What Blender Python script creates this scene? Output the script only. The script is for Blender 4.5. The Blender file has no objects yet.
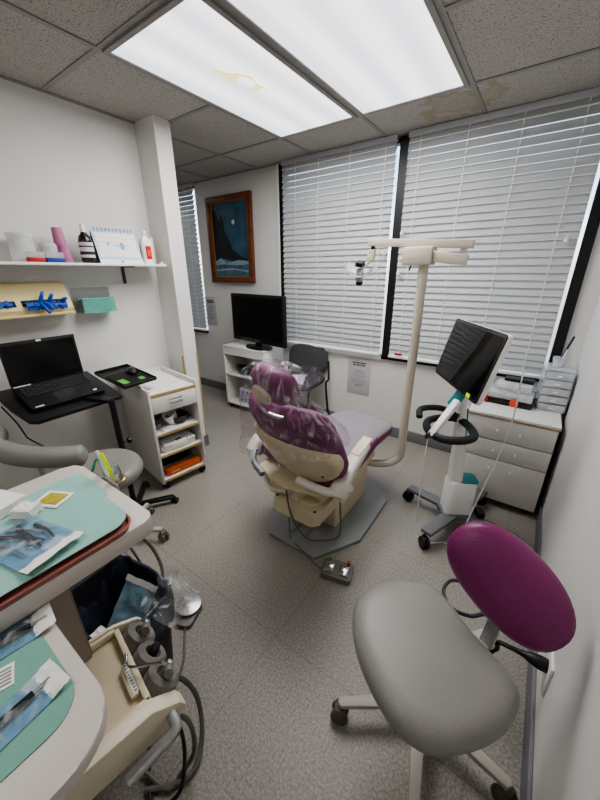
import bpy, bmesh, math, random
from mathutils import Vector, Matrix, Euler, noise
random.seed(7)
SC = bpy.context.scene
COL = SC.collection
PI = math.pi
R = math.radians

# ------------------------------------------------------------------ materials
def lin(c):
    return tuple((v/12.92 if v <= .04045 else ((v+.055)/1.055)**2.4) for v in c)
def hexc(h):
    return lin(tuple(int(h[i:i+2], 16)/255 for i in (0, 2, 4)))
MATS = {}
def mat(name, col, rough=.5, metal=0, var=0, scale=20, bump=0, bscale=60, spec=.5, emit=None, estr=0, alpha=1, trans=0, coat=0):
    if name in MATS: return MATS[name]
    m = bpy.data.materials.new(name); m.use_nodes = True
    nt = m.node_tree; b = nt.nodes['Principled BSDF']
    c = hexc(col) if isinstance(col, str) else col
    b.inputs['Base Color'].default_value = (*c, 1)
    b.inputs['Roughness'].default_value = rough
    b.inputs['Metallic'].default_value = metal
    b.inputs['Specular IOR Level'].default_value = spec
    b.inputs['Coat Weight'].default_value = coat
    b.inputs['Alpha'].default_value = alpha
    b.inputs['Transmission Weight'].default_value = trans
    tc = nt.nodes.new('ShaderNodeTexCoord')
    n = nt.nodes.new('ShaderNodeTexNoise'); n.inputs['Scale'].default_value = scale
    n.inputs['Detail'].default_value = 4
    nt.links.new(tc.outputs['Object'], n.inputs['Vector'])
    v = var if var else .03
    r = nt.nodes.new('ShaderNodeValToRGB')
    r.color_ramp.elements[0].position = .3; r.color_ramp.elements[1].position = .7
    r.color_ramp.elements[0].color = (*[x*(1-v) for x in c], 1)
    r.color_ramp.elements[1].color = (*[min(1, x*(1+v)) for x in c], 1)
    nt.links.new(n.outputs['Fac'], r.inputs['Fac']); nt.links.new(r.outputs['Color'], b.inputs['Base Color'])
    if bump:
        n2 = nt.nodes.new('ShaderNodeTexNoise'); n2.inputs['Scale'].default_value = bscale
        nt.links.new(tc.outputs['Object'], n2.inputs['Vector'])
        bp = nt.nodes.new('ShaderNodeBump'); bp.inputs['Strength'].default_value = bump; bp.inputs['Distance'].default_value = .004
        nt.links.new(n2.outputs['Fac'], bp.inputs['Height']); nt.links.new(bp.outputs['Normal'], b.inputs['Normal'])
    if emit is not None:
        b.inputs['Emission Color'].default_value = (*hexc(emit), 1); b.inputs['Emission Strength'].default_value = estr
    MATS[name] = m
    return m
def clear(name, col, fac, rough=.1, nscale=12, streak=None):
    """thin clear plastic / glass: transparent mixed with glossy + a little diffuse haze"""
    if name in MATS: return MATS[name]
    m = bpy.data.materials.new(name); m.use_nodes = True
    nt = m.node_tree; nt.nodes.clear()
    out = nt.nodes.new('ShaderNodeOutputMaterial')
    tr = nt.nodes.new('ShaderNodeBsdfTransparent'); tr.inputs['Color'].default_value = (*hexc(col), 1)
    p = nt.nodes.new('ShaderNodeBsdfPrincipled'); p.inputs['Base Color'].default_value = (*hexc('f4f6f8'), 1); p.inputs['Roughness'].default_value = rough
    tc = nt.nodes.new('ShaderNodeTexCoord')
    n = nt.nodes.new('ShaderNodeTexNoise'); n.inputs['Scale'].default_value = nscale; n.inputs['Detail'].default_value = 3
    if streak:
        mpp = nt.nodes.new('ShaderNodeMapping'); mpp.inputs['Scale'].default_value = (1, 1, .35); mpp.inputs['Rotation'].default_value = (.3, .5, 0)
        nt.links.new(tc.outputs['Object'], mpp.inputs[0]); nt.links.new(mpp.outputs[0], n.inputs['Vector'])
        n.inputs['Distortion'].default_value = 1.2
        bp = nt.nodes.new('ShaderNodeBump'); bp.inputs['Strength'].default_value = .8; bp.inputs['Distance'].default_value = .01
        nt.links.new(n.outputs['Fac'], bp.inputs['Height']); nt.links.new(bp.outputs['Normal'], p.inputs['Normal'])
    else: nt.links.new(tc.outputs['Object'], n.inputs['Vector'])
    mr = nt.nodes.new('ShaderNodeMapRange'); mr.inputs['From Min'].default_value = .35; mr.inputs['From Max'].default_value = .7
    mr.inputs['To Min'].default_value = fac*.8; mr.inputs['To Max'].default_value = fac*1.2
    if streak:
        mr.inputs['From Min'].default_value = .50; mr.inputs['From Max'].default_value = .72; mr.inputs['To Min'].default_value = fac; mr.inputs['To Max'].default_value = streak  # whiter streaks in the mix paint highlights on the film's wrinkles
    nt.links.new(n.outputs['Fac'], mr.inputs['Value'])
    mx = nt.nodes.new('ShaderNodeMixShader')
    nt.links.new(mr.outputs['Result'], mx.inputs[0]); nt.links.new(tr.outputs[0], mx.inputs[1]); nt.links.new(p.outputs[0], mx.inputs[2])
    nt.links.new(mx.outputs[0], out.inputs[0])
    MATS[name] = m
    return m

WALL = mat('wall_paint', 'dcdad7', .6, var=.02, scale=3, bump=.15, bscale=90)
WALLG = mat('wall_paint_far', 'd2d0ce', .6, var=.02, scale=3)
WHITE = mat('white_laminate', 'e2dfda', .4, var=.03, scale=8)
WHITE2 = mat('white_plastic', 'ecebe8', .35)
GREYLAM = mat('grey_laminate', 'd9d6d1', .45, var=.03, scale=50)
PLYEDGE = mat('plywood_edge', 'b59a6c', .6, var=.25, scale=60)
BLACK = mat('black_plastic', '121214', .4)
BLACKM = mat('black_matte', '0c0c0d', .7)
RUBBER = mat('black_rubber', '17171a', .6, bump=.4, bscale=200)
CHROME = mat('chrome', 'c8c8ca', .18, 1)
STEEL = mat('brushed_steel', 'bcbcbe', .35, .8, var=.1, scale=80)
DSTEEL = mat('dark_steel', '3c3f45', .35, .8)
BEIGE = mat('beige_plastic', 'd3c7a8', .45, var=.04, scale=6)
IVORY = mat('ivory_plastic', 'dcd2bd', .42, var=.03, scale=6)
CREAM = mat('cream_metal', 'cfc6b6', .45, var=.03, scale=5)
OFFWH = mat('offwhite_plastic', 'dedad2', .4, var=.03, scale=6)
PURPLE = mat('purple_vinyl', '76305f', .45, var=.12, scale=9, bump=.25, bscale=140)
PURPLE2 = mat('magenta_vinyl', '7a2860', .38, var=.08, scale=9, bump=.2, bscale=200)
GREYV = mat('grey_vinyl', '8b8984', .42, var=.05, scale=8, bump=.15, bscale=200)
CHAIRG = mat('chair_grey_vinyl', '8f868c', .45, var=.05, scale=8)
GREYP = mat('grey_plastic', '77736f', .45, var=.05, scale=10)
DGREYP = mat('dark_grey_plastic', '45423f', .5)
TAUPE = mat('taupe_plastic', 'b4aea5', .5)
BASEPL = mat('base_plate_grey', '909291', .45, .1, var=.06, scale=12)
TEAL = mat('teal_plastic', '17797a', .4)
TEALP = mat('teal_paper', '93bfb6', .75, var=.03, scale=14, bump=.2, bscale=50)
TEALP2 = mat('teal_paper_dark', '78a89a', .75, var=.03, scale=14, bump=.2, bscale=50)
MASKT = mat('mask_teal', '3fae9f', .85, var=.08, scale=40)
ROSE = mat('rose_tray', '9a5f58', .4, var=.08, scale=20)
PINK = mat('pink_cup', 'b87299', .4)
BLUEG = mat('blue_glove', '1f56b4', .5, var=.15, scale=60)
REDL = mat('red_plastic', 'b8232a', .4)
BLUEL = mat('blue_plastic', '22408f', .4)
PAPER = mat('paper', 'efefec', .7)
PAPERG = mat('paper_grey', 'cfcdcc', .6)
INK = mat('ink', '2a2a2c', .7)
INKG = mat('ink_grey', '8c8c90', .7)
LBLUE = mat('light_blue_print', 'b4cdea', .6)
SKYB = mat('blue_print', '4fa7d8', .6)
ORANGE = mat('orange_plastic', 'bd5b2a', .5, var=.08, scale=20)
ORANGEL = mat('orange_label', 'e2552b', .5)
YELLOW = mat('yellow_packet', 'b3a63a', .5, var=.3, scale=160)
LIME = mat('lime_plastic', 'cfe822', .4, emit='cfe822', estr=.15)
GREENL = mat('green_label', '5fae4a', .5)
POUCHB = mat('pouch_blue', '8cb0c3', .3, var=.15, scale=50, bump=.6, bscale=60)
GAUZE = mat('gauze', 'eeeeec', .9, var=.03, scale=200, bump=.5, bscale=300)
FABRIC = mat('charcoal_fabric', '47474a', .9, var=.12, scale=180, bump=.4, bscale=400)
WOODF = mat('frame_wood', '6e3e22', .45, var=.3, scale=25)
GOLDF = mat('frame_gold', '9a6a35', .45, var=.2, scale=25)
BASEB = mat('baseboard_vinyl', '76767a', .5, var=.04, scale=20)
BLINDM = mat('blind_slat', 'b4b5b6', .5, var=.02, scale=5)
ALU = mat('frame_aluminium', '18181a', .4, .2)
TEEM = mat('ceiling_tee', '96938f', .5)
HOSE = mat('grey_hose', '6d6a62', .5)
HOSED = mat('dark_cable', '26282a', .5)
HOSEW = mat('white_cable', 'e6e6e4', .5)
CLEAR = clear('clear_plastic', 'f6f8fa', .26)
CLEARF = clear('frosted_plastic', 'eef2f5', .5)
BAGPL = clear('plastic_sleeve_film', 'f6f2f6', .04, .12, 26, .42)
GLASS = clear('window_glass', 'f4f8fa', .08, .02)
BAGBL = mat('bin_bag', '454c5c', .2, var=.4, scale=20, bump=1.0, bscale=30)
SCREEN = mat('screen_glass', '070809', .06, spec=.6)
TVSCR = mat('tv_screen', '050506', .3, spec=.3)

def tilemat():
    m = bpy.data.materials.new('ceiling_tile'); m.use_nodes = True
    nt = m.node_tree; b = nt.nodes['Principled BSDF']; b.inputs['Roughness'].default_value = .9
    tc = nt.nodes.new('ShaderNodeTexCoord')
    v = nt.nodes.new('ShaderNodeTexNoise'); v.inputs['Scale'].default_value = 130; v.inputs['Detail'].default_value = 2
    nt.links.new(tc.outputs['Object'], v.inputs['Vector'])
    r = nt.nodes.new('ShaderNodeValToRGB'); e = r.color_ramp.elements
    e[0].position = .34; e[0].color = (*hexc('85817c'), 1); e[1].position = .44; e[1].color = (*hexc('b6b2ac'), 1)
    nt.links.new(v.outputs['Fac'], r.inputs['Fac'])
    # brown water stain by the window edge
    mp = nt.nodes.new('ShaderNodeVectorMath'); mp.operation = 'DISTANCE'; mp.inputs[1].default_value = (1.13, .2, 2.26)
    nz = nt.nodes.new('ShaderNodeTexNoise'); nz.inputs['Scale'].default_value = 9
    nt.links.new(tc.outputs['Object'], nz.inputs['Vector'])
    nt.links.new(tc.outputs['Object'], mp.inputs[0])
    ma = nt.nodes.new('ShaderNodeMath'); ma.operation = 'MULTIPLY_ADD'; ma.inputs[1].default_value = .5
    nt.links.new(nz.outputs['Fac'], ma.inputs[0]); nt.links.new(mp.outputs['Value'], ma.inputs[2])
    r2 = nt.nodes.new('ShaderNodeValToRGB'); e = r2.color_ramp.elements
    e[0].position = .36; e[0].color = (.35, .35, .35, 1); e[1].position = .44; e[1].color = (0, 0, 0, 1)
    k = r2.color_ramp.elements.new(.41); k.color = (.9, .9, .9, 1)
    nt.links.new(ma.outputs[0], r2.inputs['Fac'])
    mx = nt.nodes.new('ShaderNodeMix'); mx.data_type = 'RGBA'
    nt.links.new(r2.outputs['Color'], mx.inputs[0]); nt.links.new(r.outputs['Color'], mx.inputs[6]); mx.inputs[7].default_value = (*hexc('a3967c'), 1)
    nt.links.new(mx.outputs[2], b.inputs['Base Color'])
    bp = nt.nodes.new('ShaderNodeBump'); bp.inputs['Strength'].default_value = .5; bp.inputs['Distance'].default_value = .005
    nt.links.new(v.outputs['Fac'], bp.inputs['Height']); nt.links.new(bp.outputs['Normal'], b.inputs['Normal'])
    return m
def floormat():
    m = bpy.data.materials.new('vinyl_floor'); m.use_nodes = True
    nt = m.node_tree; b = nt.nodes['Principled BSDF']; b.inputs['Roughness'].default_value = .42
    tc = nt.nodes.new('ShaderNodeTexCoord')
    n1 = nt.nodes.new('ShaderNodeTexNoise'); n1.inputs['Scale'].default_value = 130; n1.inputs['Detail'].default_value = 4; n1.inputs['Roughness'].default_value = .7
    n2 = nt.nodes.new('ShaderNodeTexNoise'); n2.inputs['Scale'].default_value = 2.2
    nt.links.new(tc.outputs['Object'], n1.inputs['Vector']); nt.links.new(tc.outputs['Object'], n2.inputs['Vector'])
    r = nt.nodes.new('ShaderNodeValToRGB'); e = r.color_ramp.elements
    e[0].position = .33; e[0].color = (*hexc('7d766e'), 1); e[1].position = .66; e[1].color = (*hexc('b5b0a8'), 1)
    k = e.new(.5); k.color = (*hexc('9d978f'), 1)
    nt.links.new(n1.outputs['Fac'], r.inputs['Fac'])
    br = nt.nodes.new('ShaderNodeTexBrick'); br.offset = 0; br.inputs['Scale'].default_value = 1
    br.inputs['Mortar Size'].default_value = .0025; br.inputs['Brick Width'].default_value = .7125; br.inputs['Row Height'].default_value = .7125
    mp = nt.nodes.new('ShaderNodeMapping'); mp.inputs['Location'].default_value = (.305, .1, 0)
    nt.links.new(tc.outputs['Object'], mp.inputs[0]); nt.links.new(mp.outputs[0], br.inputs['Vector'])
    for k in ('Color1', 'Color2'): br.inputs[k].default_value = (1, 1, 1, 1)
    br.inputs['Mortar'].default_value = (.78, .77, .76, 1)
    m1 = nt.nodes.new('ShaderNodeMix'); m1.data_type = 'RGBA'; m1.blend_type = 'MULTIPLY'; m1.inputs[0].default_value = 1
    nt.links.new(r.outputs['Color'], m1.inputs[6]); nt.links.new(br.outputs['Color'], m1.inputs[7])
    m2 = nt.nodes.new('ShaderNodeMix'); m2.data_type = 'RGBA'; m2.blend_type = 'MULTIPLY'; m2.inputs[0].default_value = .25
    nt.links.new(m1.outputs[2], m2.inputs[6]); nt.links.new(n2.outputs['Fac'], m2.inputs[7])
    nt.links.new(m2.outputs[2], b.inputs['Base Color'])
    bp = nt.nodes.new('ShaderNodeBump'); bp.inputs['Strength'].default_value = .05; bp.inputs['Distance'].default_value = .001
    nt.links.new(n1.outputs['Fac'], bp.inputs['Height']); nt.links.new(bp.outputs['Normal'], b.inputs['Normal'])
    return m
CTOP = mat('counter_laminate', 'cbc4bd', .4, var=.03, scale=8)
TILE = tilemat(); FLOORM = floormat()
def panelmat():
    m = bpy.data.materials.new('light_diffuser'); m.use_nodes = True
    nt = m.node_tree; b = nt.nodes['Principled BSDF']
    b.inputs['Base Color'].default_value = (.8, .8, .8, 1)
    tc = nt.nodes.new('ShaderNodeTexCoord'); w = nt.nodes.new('ShaderNodeTexWave'); w.inputs['Scale'].default_value = 1.55
    w.bands_direction = 'X'; w.inputs['Distortion'].default_value = .3; w.inputs['Phase Offset'].default_value = 1.2
    nt.links.new(tc.outputs['Object'], w.inputs['Vector'])
    r = nt.nodes.new('ShaderNodeValToRGB'); e = r.color_ramp.elements
    e[0].color = (.66, .68, .77, 1); e[1].color = (.98, .98, 1, 1)
    nt.links.new(w.outputs['Fac'], r.inputs['Fac']); nt.links.new(r.outputs['Color'], b.inputs['Emission Color'])
    b.inputs['Emission Strength'].default_value = PANEL_E
    return m
PANEL_E = 1.75
PANELM = panelmat()

# ------------------------------------------------------------------ mesh builder
def T(x=0, y=0, z=0, rx=0, ry=0, rz=0, s=1):
    return Matrix.Translation((x, y, z)) @ Euler((R(rx), R(ry), R(rz)), 'XYZ').to_matrix().to_4x4() @ Matrix.Scale(s, 4)
def spline(pts, n=8, closed=False):
    P = [Vector(p) for p in pts]; out = []
    N = len(P); segs = N if closed else N-1
    for i in range(segs):
        a = P[(i-1) % N] if (closed or i > 0) else P[0]*2-P[1]
        b = P[i]; c = P[(i+1) % N]
        d = P[(i+2) % N] if (closed or i+2 < N) else c*2-b
        for k in range(n):
            t = k/n
            out.append(.5*((2*b)+(c-a)*t+(2*a-5*b+4*c-d)*t*t+(3*b-a-3*c+d)*t**3))
    if not closed: out.append(P[-1])
    return out
def rrect(w, h, r, n=5):
    """rounded rectangle outline centred on 0"""
    pts = []
    for cx, cy, a0 in ((w/2-r, h/2-r, 0), (-w/2+r, h/2-r, 90), (-w/2+r, -h/2+r, 180), (w/2-r, -h/2+r, 270)):
        for k in range(n+1):
            a = R(a0+90*k/n); pts.append((cx+r*math.cos(a), cy+r*math.sin(a)))
    return pts
def ell(a, b, n=24, p=2.0):
    o = []
    for k in range(n):
        t = 2*PI*k/n; c, s = math.cos(t), math.sin(t)
        o.append((a*math.copysign(abs(c)**(2/p), c), b*math.copysign(abs(s)**(2/p), s)))
    return o
class MB:
    def __init__(s): s.bm = bmesh.new(); s.mi = 0
    def m(s, i): s.mi = i; return s
    def _add(s, V, F, M=None, smooth=False):
        vs = [s.bm.verts.new((M @ Vector(v)) if M else Vector(v)) for v in V]
        for q, f in enumerate(F):
            try:
                fc = s.bm.faces.new([vs[i] for i in f]); fc.material_index = s.mi; fc.smooth = smooth[q] if isinstance(smooth, list) else smooth
            except ValueError: pass
        return s
    def box(s, x0, x1, y0, y1, z0, z1, M=None, bev=0, seg=2):
        b = bmesh.new()
        vs = [b.verts.new(p) for p in ((x0,y0,z0),(x1,y0,z0),(x1,y1,z0),(x0,y1,z0),(x0,y0,z1),(x1,y0,z1),(x1,y1,z1),(x0,y1,z1))]
        for f in ((3,2,1,0),(4,5,6,7),(0,1,5,4),(1,2,6,5),(2,3,7,6),(3,0,4,7)): b.faces.new([vs[i] for i in f])
        if bev:
            for f in bmesh.ops.bevel(b, geom=b.edges[:], offset=bev, segments=seg, profile=.5, affect='EDGES')['faces']: f.smooth = True
        return s._merge(b, M, 'B' if bev else False)
    def _merge(s, b, M, smooth):
        b.verts.index_update()
        V = [v.co.copy() for v in b.verts]; F = [[v.index for v in f.verts] for f in b.faces]
        S = [f.smooth for f in b.faces] if smooth == 'B' else smooth
        b.free(); return s._add(V, F, M, S)
    def prism(s, pts, z0, z1, M=None, bev=0, seg=2, smooth=None):
        """pts: CCW outline in xy"""
        b = bmesh.new(); n = len(pts)
        lo = [b.verts.new((p[0], p[1], z0)) for p in pts]; hi = [b.verts.new((p[0], p[1], z1)) for p in pts]
        fb = b.faces.new(lo[::-1]); ft = b.faces.new(hi)
        for i in range(n): b.faces.new((lo[i], lo[(i+1) % n], hi[(i+1) % n], hi[i]))
        if bev: bmesh.ops.bevel(b, geom=list(ft.edges)+list(fb.edges), offset=bev, segments=seg, profile=.5, affect='EDGES')
        if smooth is None:
            b.normal_update()
            for f in b.faces: f.smooth = abs(f.normal.z) < .999 and (bool(bev) or n > 12)
            return s._merge(b, M, 'B')
        return s._merge(b, M, smooth)
    def loft(s, rings, M=None, cap=True, closed=True, smooth=True):
        n = len(rings[0]); V = [p for r in rings for p in r]; F = []
        for i in range(len(rings)-1):
            for j in range(n if closed else n-1):
                a = i*n+j; b = i*n+(j+1) % n
                F.append((a, b, b+n, a+n))
        if cap: F.append(tuple(range(n))[::-1]); F.append(tuple(range((len(rings)-1)*n, len(rings)*n)))
        return s._add(V, F, M, smooth)
    def pillow(s, pts, z0, z1, M=None, r=.04, n=4, crown=0):
        """outline puffed into a cushion: rings inset towards the centroid near top and bottom"""
        cx = sum(p[0] for p in pts)/len(pts); cy = sum(p[1] for p in pts)/len(pts)
        size = min(math.hypot(p[0]-cx, p[1]-cy) for p in pts)
        rings = []
        for k in range(n+1):
            a = R(90*k/n); f = 1-(r*(1-math.sin(a)))/size
            z = z0+r*(1-math.cos(a))
            rings.append([(cx+(p[0]-cx)*f, cy+(p[1]-cy)*f, z) for p in pts])
        for k in range(n+1):
            a = R(90*k/n); f = 1-(r*(1-math.cos(a)))/size
            z = z1-r*(1-math.sin(a))
            rings.append([(cx+(p[0]-cx)*f, cy+(p[1]-cy)*f, z) for p in pts])
        f0 = 1-r/size
        for f in (.75, .5, .25, .05):
            rings.append([(cx+(p[0]-cx)*f0*f, cy+(p[1]-cy)*f0*f, z1+crown*(1-f*f)) for p in pts])
        return s.loft(rings, M)
    def tube(s, pts, r, M=None, n=10, sp=0, closed=False):
        P = spline(pts, sp, closed) if sp else [Vector(p) for p in pts]
        if not isinstance(r, (list, tuple)): rr = [r]*len(P)
        else: rr = [r[0]+(r[1]-r[0])*i/(len(P)-1) for i in range(len(P))]
        rings = []; up = None; N = len(P)
        for i, p in enumerate(P):
            if closed: d = P[(i+1) % N]-P[i-1]
            else: d = (P[min(i+1, N-1)]-P[max(i-1, 0)])
            d.normalize()
            if up is None:
                up = d.orthogonal().normalized()
            up = (up-d*up.dot(d))
            if up.length < 1e-6: up = d.orthogonal()
            up.normalize(); sd = d.cross(up)
            rings.append([tuple(p+(up*math.cos(2*PI*k/n)+sd*math.sin(2*PI*k/n))*rr[i]) for k in range(n)])
        if closed: rings.append(rings[0])
        return s.loft(rings, M, cap=not closed)
    def bar(s, p0, p1, w, h, M=None, bev=0):
        """rectangular bar between two points, w sideways, h vertical-ish"""
        p0 = Vector(p0); p1 = Vector(p1); d = p1-p0; L = d.length
        q = d.to_track_quat('Y', 'Z').to_matrix().to_4x4()
        MM = Matrix.Translation(p0) @ q
        if M: MM = M @ MM
        return s.box(-w/2, w/2, 0, L, -h/2, h/2, MM, bev)
    def lathe(s, prof, M=None, n=24):
        """prof: (r,z) pairs"""
        rings = [[(max(r, 1e-4)*math.cos(2*PI*k/n), max(r, 1e-4)*math.sin(2*PI*k/n), z) for k in range(n)] for r, z in prof]
        return s.loft(rings, M)
    def sheet(s, f, nu, nv, M=None, smooth=True):
        V = [f(i/nu, j/nv) for j in range(nv+1) for i in range(nu+1)]; F = []
        for j in range(nv):
            for i in range(nu):
                a = j*(nu+1)+i; F.append((a, a+1, a+nu+2, a+nu+1))
        return s._add(V, F, M, smooth)
    def build(s, name, mats, parent=None, sharp=35):
        me = bpy.data.meshes.new(name)
        bmesh.ops.recalc_face_normals(s.bm, faces=s.bm.faces[:])
        s.bm.to_mesh(me); s.bm.free()
        if not isinstance(mats, (list, tuple)): mats = [mats]
        for m in mats: me.materials.append(m)
        try: me.set_sharp_from_angle(angle=R(sharp))
        except Exception: pass
        o = bpy.data.objects.new(name, me); COL.objects.link(o)
        if parent is not None: o.parent = parent
        return o
def thing(name, label, cat, loc=(0, 0, 0), rot=(0, 0, 0), group=None):
    o = bpy.data.objects.new(name, None); COL.objects.link(o); o.empty_display_size = .05
    o.location = loc; o.rotation_euler = tuple(R(a) for a in rot)
    o['label'] = label; o['category'] = cat
    if group: o['group'] = group
    return o
def tag(o, label, cat, group=None, kind=None, loc=None, rot=None):
    o['label'] = label; o['category'] = cat
    if group: o['group'] = group
    if kind: o['kind'] = kind
    if loc: o.location = loc
    if rot: o.rotation_euler = tuple(R(a) for a in rot)
    return o
def struct(o): o['kind'] = 'structure'; return o
def caster(parent, x, y, z=0, r=.025, rz=0, m=None, wm=None):
    """twin wheel caster whose wheel touches z"""
    M = T(x, y, z, rz=rz)
    mb = MB()
    for sx in (-.013, .013):
        mb.lathe([(.001, -.007), (r*.9, -.007), (r, -.003), (r, .003), (r*.9, .007), (.001, .007)], M @ T(sx, 0, r, ry=90), 18)
    mb.m(1).lathe([(.006, r), (.006, r*2.4)], M @ T(0, r*.3, 0), 10)
    mb.box(-.007, .007, -r*.4, r*.7, r*.9, r*2.0, M, .003)
    return mb.build('caster', [wm or RUBBER, m or BLACK], parent)

# ------------------------------------------------------------------ room
H = 2.26; XR = 1.978; YB = .45; XA = -.59
struct(MB().box(-3.2, XR+.1, -3.6, YB+.2, -.06, 0).build('floor', FLOORM))
struct(MB().box(-3.3, XR+.1, -3.6, YB+.2, H, H+.05).build('ceiling', TILE))
struct(MB().box(XR, XR+.1, -3.6, YB+.2, 0, H).build('wall_right', WALL))
mb = MB()
SILL, HEAD = .705, 2.245
mb.box(-3.2, XR, YB, YB+.12, 0, SILL); mb.box(-3.2, XR, YB, YB+.12, HEAD, H)
mb.box(-3.2, -2.3, YB, YB+.12, SILL, HEAD); mb.box(-1.52, -.36, YB, YB+.12, SILL, HEAD); mb.box(1.89, XR, YB, YB+.12, SILL, HEAD)
struct(mb.build('wall_back', WALL))
struct(MB().box(XA-.1, XA, -3.6, -.73, 0, H).build('wall_left', WALL))
struct(MB().box(XA-.1, -.385, -.73, -.615, 0, H).build('wall_pillar', WALL))
struct(MB().box(-3.2, XA-.1, -.71, -.615, 0, H).build('wall_passage', WALLG))
struct(MB().box(-3.3, -3.2, -.71, YB+.2, 0, H).build('wall_far', WALLG))
struct(MB().box(XA-.1, XR+.1, -3.7, -3.6, 0, H).build('wall_front', WALL))
# baseboards
struct(MB().box(-3.2, XR, YB-.012, YB, 0, .095, bev=.003).build('baseboard_back', BASEB))
struct(MB().box(XR-.012, XR, -3.6, YB, 0, .095, bev=.003).build('baseboard_right', BASEB))
struct(MB().box(XA, XA+.01, -3.6, -.74, 0, .095, bev=.003).build('baseboard_left', BASEB))
mb = MB(); mb.box(-.385, -.375, -.74, -.605, 0, .095); mb.box(XA-.1, -.375, -.615, -.605, 0, .095); mb.box(XA, -.375, -.74, -.73, 0, .095)
struct(mb.build('baseboard_pillar', BASEB))
# wood strips on the pillar corners
mb = MB(); mb.box(-.386, -.38, -.622, -.612, .095, .82); mb.box(-.41, -.398, -.737, -.729, .60, .80)
struct(mb.build('trim_1', PLYEDGE))
# ceiling grid tees
mb = MB()
for i in range(-5, 4):
    x = i*.61
    y0 = -3.6 if x > XA else -.6
    if i > -1 or True: mb.box(x-.012, x+.012, y0 if x > -.58 else -.6, YB, H-.006, H)
for j in range(-5, 1):
    y = j*.61
    if y < -.65: mb.box(XA, XR, y-.012, y+.012, H-.0052, H)
    else: mb.box(-3.2 if y > -.5 else XA, XR, y-.012, y+.012, H-.0052, H)
mb.box(-3.2, XR, YB-.02, YB, H-.008, H); mb.box(XR-.02, XR, -3.6, YB, H-.008, H); mb.box(XA, XA+.02, -3.6, -.73, H-.008, H)
struct(mb.build('trim_2', TEEM))

# ceiling light panels
def ceiling_light(x0, y0, label, group='recessed fluorescent ceiling panels'):
    t = thing('ceiling_light', label, 'light', (x0+.305, y0+.61, H), group=group)
    mb = MB(); w, l = .293, .598; f = .022
    mb.box(-w, w, -l, -l+f, -.014, -.001); mb.box(-w, w, l-f, l, -.014, -.001); mb.box(-w, -w+f, -l+f, l-f, -.014, -.001); mb.box(w-f, w, -l+f, l-f, -.014, -.001)
    mb.build('frame', TEEM, t)
    MB().box(-w+f, w-f, -l+f, l-f, -.009, -.003).build('diffuser', PANELM, t)
    return t
l1 = ceiling_light(0, -1.22, 'left ceiling light panel with a yellowish stain on its diffuser')
o = MB()
cpts = [(.262, -.84), (.302, -.85), (.318, -.79), (.36, -.765), (.385, -.70), (.365, -.64), (.372, -.575), (.35, -.60), (.312, -.585), (.285, -.63), (.30, -.69), (.262, -.735), (.286, -.79)]
o.prism([(p[0]-.305, p[1]+.61) for p in cpts], -.0105, -.0095)
o.build('stain', mat('stain', 'd9c79a', .6, var=.2, scale=60, emit='f4e2b0', estr=1.5), l1)
o = MB(); o.prism([(.30+.035*math.cos(2*PI*k/14)-.305+.03, -.68+.055*math.sin(2*PI*k/14)+.61) for k in range(14)], -.0118, -.0106)
o.build('stain_centre', PANELM, l1)
l2 = ceiling_light(.61, -1.22, 'clean ceiling light panel nearer the right wall')

# ------------------------------------------------------------------ windows and blinds
def window(n, x0, x1, bars):
    t = bpy.data.objects.new('window_%d' % n, None); COL.objects.link(t); t['kind'] = 'structure'
    t.location = (0, 0, 0)
    mb = MB(); y0, y1 = .425, .49
    for bx0, bx1 in bars: mb.box(bx0, bx1, y0, y1, SILL, HEAD)
    mb.box(x0, x1, y0, y1, SILL-.005, SILL+.022); mb.box(x0, x1, y0+.02, y1, HEAD-.03, HEAD)
    mb.build('window_frame', ALU, t)
    MB().box(x0+.01, x1-.01, .50, .506, SILL, HEAD).build('window_pane', GLASS, t)
window(1, -2.3, -1.52, [(-2.3, -2.26)])
window(2, -.36, .735, [(-.36, -.322), (.706, .735)])
window(3, .735, 1.905, [(.735, .766), (1.838, 1.893)])
struct(MB().box(-.36, .70, .412, .45, SILL-.006, SILL+.018).build('trim_4', WHITE2))
struct(MB().box(-.385, -.36, .425, .45, SILL-.0, 2.25).build('trim_3', WHITE2))
def blind(x0, x1, label, cords):
    t = thing('window_blind', label, 'blind', ((x0+x1)/2, .415, SILL+.02), group='white horizontal blinds')
    w = (x1-x0)/2; z1 = HEAD-SILL-.02
    MB().box(-w, w, -.02, .012, z1-.022, z1+.012, bev=.003).build('head_rail', mat('head_rail_grey', 'c3c6ca', .5), t)
    n = 33; pitch = (z1-.04)/n
    mb = MB(); a = R(66); hw = .0255
    for i in range(n):
        z = .030+pitch*(i+.5)
        dy = hw*math.cos(a); dz = hw*math.sin(a); th = .0022
        P_ = [(-dy-.0012, -dz), (-dy, -dz+.003), (-.0015, -.001), (dy, dz), (dy, dz+th), (-.0035, th), (-dy-.0025, -dz+.0035)]
        V = [(sx, yy, z+zz) for sx in (-w+.004, w-.004) for (yy, zz) in P_]
        for q in range(7):
            mb.m(1 if q in (0, 6) else 0)  # white lower lip paints the bright highlight along each slat edge
            mb._add([V[q], V[(q+1) % 7], V[7+(q+1) % 7], V[7+q]], [(0, 1, 2, 3)])
    mb.build('slats', [BLINDM, WHITE2], t)
    MB().box(-w, w, -.022, .006, .004, .024, bev=.004).build('bottom_rail', WHITE2, t)
    for cx in cords:
        mb = MB(); xx = cx-(x0+x1)/2
        for i in range(n):
            z = .030+pitch*(i+.5); mb.box(xx-.0028, xx+.0028, -.0165, -.0145, z-.004, z+.017)  # white dashes paint light shining through the cord holes; thin cord follows
        mb.box(xx-.0008, xx+.0008, -.0152, -.0146, .02, z1-.02)
        mb.build('cord_and_hole_light', WHITE2, t)
    return t
blind(-1.99-.27, -1.50, 'closed white blind left of the framed painting, half hidden by the pillar', [-2.1, -1.62])
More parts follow.
